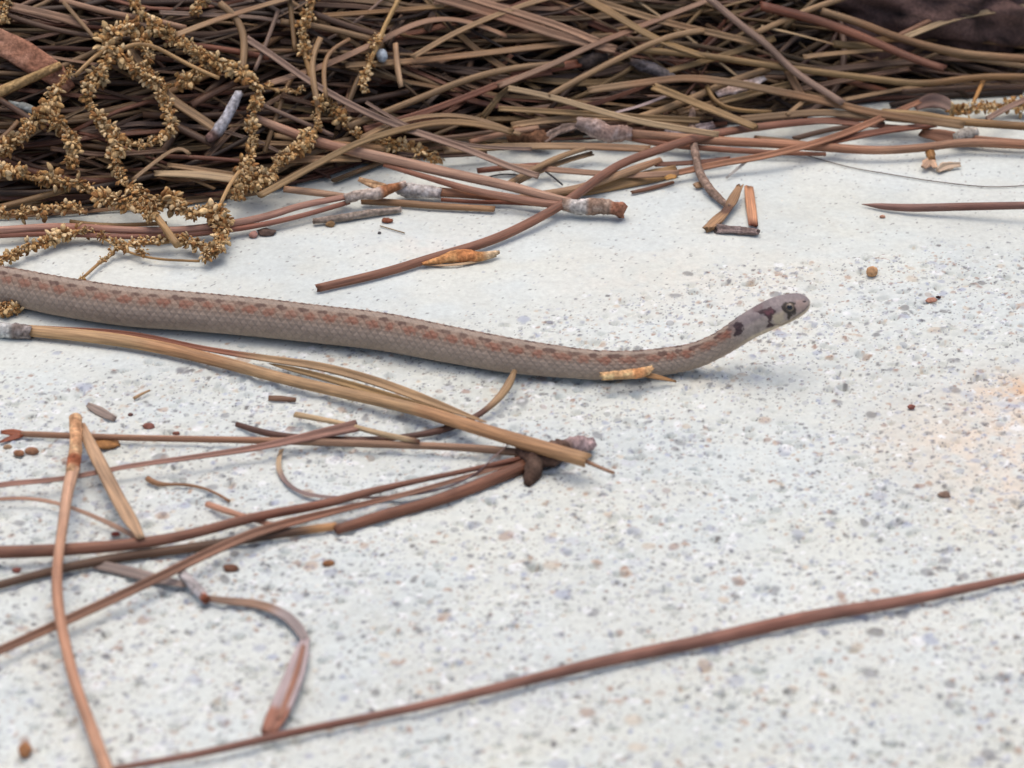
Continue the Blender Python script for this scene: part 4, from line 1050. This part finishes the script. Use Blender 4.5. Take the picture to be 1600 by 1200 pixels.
# ------------------------------------------------------------------ the snake
def build_snake():
    # photo stations: x, centre y, thickness; on the slab until the neck lifts
    st = [(-120, 431, 57), (0, 447, 58), (100, 466, 61), (200, 481, 62), (300, 489, 61), (400, 498, 61), (500, 509, 60), (600, 521, 60), (700, 540, 58), (800, 558, 55), (900, 570, 48), (950, 573, 46), (1000, 571.5, 44.5), (1050, 565, 42.5)]
    neck = [(1085, 556, 40.5), (1120, 541, 39), (1145, 526, 40), (1166, 512, 42.5), (1190, 499, 45), (1210, 489.5, 46), (1226, 483.5, 44.5), (1240, 478.5, 40), (1250, 475.3, 35), (1257, 473, 28), (1262, 471, 18), (1264.5, 470, 8)]
    pts, rad = [], []
    for x, y, d in st:
        R = 0.003
        for _ in range(5):
            P = ground_pt(x, y, R * .94); R = d / 2 * np.linalg.norm(P - CAM) / FPX
        P[2] += 0.0002
        pts.append(P); rad.append(R)
    y0 = pts[-1][1]
    for k, (x, y, d) in enumerate(neck):
        dr = ray(x, y); yy = y0 + 0.0000 * k
        P = CAM + dr * ((yy - CAM[1]) / dr[1]); pts.append(P); rad.append(d / 2 * np.linalg.norm(P - CAM) / FPX)
    # tail beyond the frame, on the slab
    p0 = pts[0]
    tail = [(p0 + np.array([-.022, .0015, 0]), .0029), (p0 + np.array([-.050, -.002, 0]), .0027), (p0 + np.array([-.080, -.012, 0]), .0024), (p0 + np.array([-.105, -.026, 0]), .0019), (p0 + np.array([-.125, -.036, 0]), .0013), (p0 + np.array([-.15, -.040, 0]), .0007), (p0 + np.array([-.168, -.038, 0]), .00012)]
    tp = [t[0] for t in tail[::-1]]; tr = [t[1] for t in tail[::-1]]
    for p, q in zip(tp, tr):
        p[2] = q * .94 + .0002
    A = np.column_stack([np.array(tp + pts), np.array(tr + rad)])
    # smooth the joins, then resample by arc length
    S = []
    p = A
    e = np.vstack([2 * p[0] - p[1], p, 2 * p[-1] - p[-2]])
    for i in range(1, len(e) - 2):
        a, b, c, d = e[i - 1], e[i], e[i + 1], e[i + 2]
        t = np.linspace(0, 1, 40, endpoint=False)[:, None]
        S.append(0.5 * (2 * b + (c - a) * t + (2 * a - 5 * b + 4 * c - d) * t ** 2 + (3 * b - 3 * c + d - a) * t ** 3))
    S.append(p[-1:]); S = np.vstack(S)
    s = np.concatenate([[0], np.cumsum(np.linalg.norm(np.diff(S[:, :3], axis=0), axis=1))])
    tot = s[-1]
    s_vis = np.interp(-120, project(S[:, :3])[:, 0], s)
    head0 = tot - 0.0125
    su = np.concatenate([np.arange(0, s_vis, .0006), np.arange(s_vis, head0, .000135), np.arange(head0, tot, .00007), [tot]])
    P = np.stack([np.interp(su, s, S[:, k]) for k in range(3)], 1)
    Rr = np.interp(su, s, S[:, 3])
    for _ in range(3):
        Q = P.copy(); Q[1:-1] = (P[:-2] + 2 * P[1:-1] + P[2:]) / 4; P = Q
    m = 132
    th = np.linspace(-math.pi, math.pi, m, endpoint=False)           # 0 = back, +-pi = belly; +ve towards the camera
    T, N, Sd = frames(P)
    if Sd[len(P) // 2][1] > 0:
        Sd = -Sd                                                       # side vector towards the camera
    TH = np.tile(th[None], (len(su), 1)); SS = np.tile(su[:, None], (1, m))
    # section: slightly flattened belly, soft shoulders; wider head
    hd = np.clip((su - (tot - .0105)) / .0045, 0, 1)[:, None] * np.clip((tot - su) / .0012, 0, 1)[:, None] ** .3
    up = np.cos(TH); sd = np.sin(TH)
    wide = 1.0 + .10 * hd
    upr = np.where(up < 0, up * .94, up * 1.0)
    lateral = np.sign(sd) * np.abs(sd) ** .95 * wide
    R2 = Rr[:, None]
    # scales: rows of keeled diamonds on the back and sides, broad scutes below
    body = np.clip((head0 + .003 - SS) / .002, 0, 1)
    rows = math.radians(230) / 17
    Ls = .00125
    a = SS / Ls; b = TH / rows
    u_, v_ = a + b / 2, a - b / 2
    fu, fv = u_ - np.floor(u_), v_ - np.floor(v_)
    over = (2 - fu - fv) / 2                                           # tip of each scale points to the tail
    dors = np.clip((math.radians(116) - np.abs(TH)) / .06, 0, 1)
    keel = np.exp(-((fu - fv) / .16) ** 2)
    edge = np.minimum(np.minimum(fu, 1 - fu), np.minimum(fv, 1 - fv))
    hgt = dors * ((over - .5) * .00014 + keel * .00004 - np.exp(-(edge / .09) ** 2) * .00006) * np.clip(R2 / .0025, .2, 1)
    fs = (SS / Ls) % 1.0
    hgt = hgt + (1 - dors) * ((1 - fs) * .00007)
    hgt = hgt * body
    # head shields: shallow seams, brow ridge
    px = None
    rr = R2 + hgt
    V = P[:, None] + Sd[:, None] * (lateral * rr)[..., None] + N[:, None] * (upr * rr)[..., None]
    # colours
    seed_id = (np.floor(u_) * 7.13 + np.floor(v_) * 3.71)
    jit = vnoise(seed_id, np.floor(v_) * 1.9 + .37)
    ab = np.degrees(np.abs(TH)); far = TH < 0
    grey = alb((150, 134, 127)); back = alb((164, 146, 130)); side = alb((172, 153, 136)); belly = alb((196, 178, 160))
    k_back = np.clip((15 - ab) / 8, 0, 1)[..., None]
    k_low = np.clip((ab - 54) / 14, 0, 1)[..., None]
    C = np.broadcast_to(alb((152, 131, 114)), V.shape).copy()
    C = C * (1 - k_back) + back * k_back
    C = C * (1 - k_low) + side * k_low
    k_b = np.clip((ab - 122) / 16, 0, 1)[..., None]
    C = C * (1 - k_b) + belly * k_b
    C *= (.86 + .28 * jit)[..., None]
    band = np.clip(1 - np.abs(ab - 30) / 18, 0, 1) * body * .35        # warm wash between the spots
    C = C * (1 - band[..., None]) + alb((146, 104, 82)) * band[..., None]
    per = .00345
    wob = (vnoise(SS / .004, np.where(far, 9., 3.)) - .5) * .0010
    f1 = np.abs((((SS + wob) / per) % 1) - .5) * per; f2 = np.abs((((SS + wob) / per + .5) % 1) - .5) * per
    rl = R2 * math.pi / 180
    amp1 = .75 + .5 * vnoise(np.floor((SS + wob) / per) * 3.1, np.where(far, 4., 1.)); amp2 = .7 + .5 * vnoise(np.floor((SS + wob) / per + .5) * 2.3, np.where(far, 6., 2.))
    nz = (fbm(SS / .0005, TH * R2 / .0005, 2) - .5) * 1.3
    d1 = np.sqrt((f1 / .00098) ** 2 + ((ab - 19) * rl / .00042) ** 2) + nz
    d2 = np.sqrt((f2 / .00112) ** 2 + ((ab - 39) * rl / .00068) ** 2) + nz
    m1 = np.clip((1.25 - d1) * 2.2, 0, 1) * amp1; m2 = np.clip((1.25 - d2) * 1.8, 0, 1) * amp2
    lattice = np.exp(-(edge / .13) ** 2) * dors
    m1 = np.clip(m1, 0, 1) * body; m2 = np.clip(m2, 0, 1) * body * (1 - .25 * lattice)
    C = C * (1 - m2[..., None] * .72) + alb((140, 80, 58)) * m2[..., None] * .72
    C = C * (1 - m1[..., None] * .8) + alb((78, 48, 40)) * m1[..., None] * .8
    pale = np.exp(-(edge / .07) ** 2) * dors * body * (ab > 50) * .42     # pale skin at the scale rims
    C = C * (1 - pale[..., None]) + alb((186, 172, 160)) * pale[..., None]
    dk = np.exp(-(np.minimum(1 - fu, 1 - fv) / .10) ** 2) * dors * body * .26
    C *= (1 - dk)[..., None]
    # head markings, given on the side that shows and mirrored to the other
    hi = np.nonzero(su > tot - .0195)[0]
    mir = (-np.arange(m)) % m                                            # th[j] = -th[mir[j]]
    near = V[hi].copy()
    sel = th < 0
    near[:, sel] = V[hi][:, mir[sel]]
    q = project(near.reshape(-1, 3)).reshape(len(hi), m, 3)
    HX, HY = q[..., 0], q[..., 1]

    def poly(pts, soft=1.6):
        pts = np.array(pts, float); x1, y1 = pts[:, 0], pts[:, 1]; x2, y2 = np.roll(x1, -1), np.roll(y1, -1)
        X = HX + (vnoise(HX / 3.1, HY / 3.1) - .5) * 4; Y = HY + (vnoise(HX / 3.3 + 9, HY / 2.9) - .5) * 4
        ins = np.zeros(X.shape, bool); dm = np.full(X.shape, 1e9)
        for ax, ay, bx, by in zip(x1, y1, x2, y2):
            c = ((ay > Y) != (by > Y)) & (X < (bx - ax) * (Y - ay) / ((by - ay) or 1e-9) + ax)
            ins ^= c
            t = np.clip(((X - ax) * (bx - ax) + (Y - ay) * (by - ay)) / ((bx - ax) ** 2 + (by - ay) ** 2 + 1e-9), 0, 1)
            dm = np.minimum(dm, np.hypot(X - ax - t * (bx - ax), Y - ay - t * (by - ay)))
        return np.clip(.5 + np.where(ins, dm, -dm) / soft, 0, 1)

    Z = lambda pts: [(1120 + x * .1125, 430 + y * .1125) for x, y in pts]
    H = C[hi]
    kh = np.clip((su[hi] - (tot - .0135)) / .003, 0, 1)[:, None, None]
    abh = ab[hi][..., None]
    top = alb((146, 134, 132)); cheek = alb((172, 158, 148)); lip = alb((208, 190, 164))
    base = top * np.clip((62 - abh) / 16, 0, 1) + cheek * (1 - np.clip((62 - abh) / 16, 0, 1))
    kl = np.clip((abh - 104) / 12, 0, 1); base = base * (1 - kl) + lip * kl
    base = base * (.70 + .58 * fbm(HX / 5, HY / 5, 3))[..., None]
    H = H * (1 - kh) + base * kh
    for pts, col, k, soft in (
        (Z([(770, 560), (930, 500), (940, 620), (830, 680), (770, 640)]), (214, 196, 160), .55, 5),
        (Z([(1080, 360), (1200, 330), (1260, 380), (1240, 480), (1120, 520), (1070, 460)]), (184, 156, 144), .6, 4),
        (Z([(540, 500), (640, 470), (760, 450), (820, 480), (790, 560), (760, 600), (740, 640), (800, 690), (770, 720), (680, 740), (720, 660), (700, 600), (660, 550), (580, 520)]), (62, 40, 44), .92, 1.8),
        (Z([(660, 500), (780, 470), (790, 530), (700, 545)]), (128, 78, 86), .6, 3),
        (Z([(250, 660), (360, 650), (370, 740), (355, 810), (270, 850), (220, 840), (265, 770), (230, 720)]), (60, 42, 46), .92, 2.0),
        (Z([(900, 440), (960, 380), (1080, 370), (1095, 460), (1085, 560), (1050, 545), (1000, 615), (975, 560), (920, 500)]), (50, 42, 34), .92, 2.0),
        (Z([(1195, 345), (1240, 340), (1250, 375), (1215, 380)]), (36, 26, 26), .9, 1.2),
        (Z([(0, 830), (100, 800), (190, 770), (200, 790), (100, 850), (60, 930), (0, 930)]), (140, 84, 68), .35, 4),
        (Z([(500, 470), (640, 410), (650, 440), (520, 520)]), (112, 78, 78), .5, 4),
    ):
        w = (poly(pts, soft) * k)[..., None]
        H = H * (1 - w) + alb(col) * w
    # the mouth line
    lipx = np.array([900, 1000, 1100, 1200, 1275]); lipy = np.array([690, 640, 575, 500, 420])
    ly = np.interp((HX - 1120) / .1125, lipx, lipy); dd = (HY - 430) / .1125 - ly
    inx = ((HX - 1120) / .1125 > 780)
    w = (np.exp(-(dd / 10) ** 2) * inx * .62)[..., None]
    H = H * (1 - w) + alb((90, 72, 66)) * w
    C[hi] = H
    V2 = V.copy()
    nrm = V[hi] - P[hi][:, None]; nrm /= np.linalg.norm(nrm, axis=-1, keepdims=True)
    V2[hi] -= nrm * (np.exp(-(dd / 12) ** 2) * inx * .00006)[..., None]
    V = V2
    n = len(su)
    VV = np.vstack([V.reshape(-1, 3), P[:1], P[-1:] + T[-1:] * .0001]); CC = np.vstack([C.reshape(-1, 3), C[0, :1], C[-1, :1]])
    i = np.arange(n - 1)[:, None] * m; j = np.arange(m)[None]; k = (j + 1) % m
    F = np.stack([i + j, i + m + j, i + m + k, i + k], -1).reshape(-1, 4).tolist()
    for q_ in range(m):
        F.append([n * m, q_, (q_ + 1) % m]); F.append([n * m + 1, (n - 1) * m + (q_ + 1) % m, (n - 1) * m + q_])
    me = mesh_from('snake', VV, F, CC)
    import bmesh
    bm = bmesh.new(); bm.from_mesh(me); bmesh.ops.recalc_face_normals(bm, faces=bm.faces); bm.to_mesh(me); bm.free()
    me.shade_smooth()
    o = link('snake', me, M_SNAKE)
    tag(o, 'small brown snake with rows of rusty spots and raised head crossing the concrete', 'snake')
    # eyes on both sides of the head
    eye_px = (1234, 481)
    pr = project(V.reshape(-1, 3)).reshape(n, m, 3)
    camside = th > math.radians(20)
    dd = np.hypot(pr[..., 0] - eye_px[0], pr[..., 1] - eye_px[1]) + np.where(camside & (th < math.radians(110)), 0, 1e6)[None]
    ei, ej = np.unravel_index(np.argmin(dd), dd.shape)
    m_iris = plain('snake_iris', (.16, .12, .08), .12, .6); m_pup = plain('snake_pupil', (.006, .005, .005), .06, .7)
    for jj in (ej, (-ej) % m):
        c0 = V[ei, jj]; nn = c0 - P[ei]; nn /= np.linalg.norm(nn)
        re = .00078
        cen = c0 - nn * re * .62

        def dome(cap, r_, sc=1.0):
            x = np.cross(nn, T[ei]); x /= np.linalg.norm(x); y = np.cross(nn, x)
            vs, fs = [], []
            for a_ in range(9):
                al_ = cap * a_ / 8
                for b_ in range(24):
                    be = 2 * math.pi * b_ / 24
                    vs.append(cen + r_ * (nn * math.cos(al_) + (x * math.cos(be) + y * math.sin(be)) * math.sin(al_)))
            for a_ in range(8):
                for b_ in range(24):
                    fs.append([a_ * 24 + b_, (a_ + 1) * 24 + b_, (a_ + 1) * 24 + (b_ + 1) % 24, a_ * 24 + (b_ + 1) % 24])
            return mesh_from('eye', np.array(vs), fs)
        eye = link('eye', dome(math.pi * .62, re), m_iris, o)
        link('pupil', dome(.58, re * 1.02), m_pup, eye)


build_snake()
for o in bpy.data.objects:
    if '_w' in o:
        del o['_w']
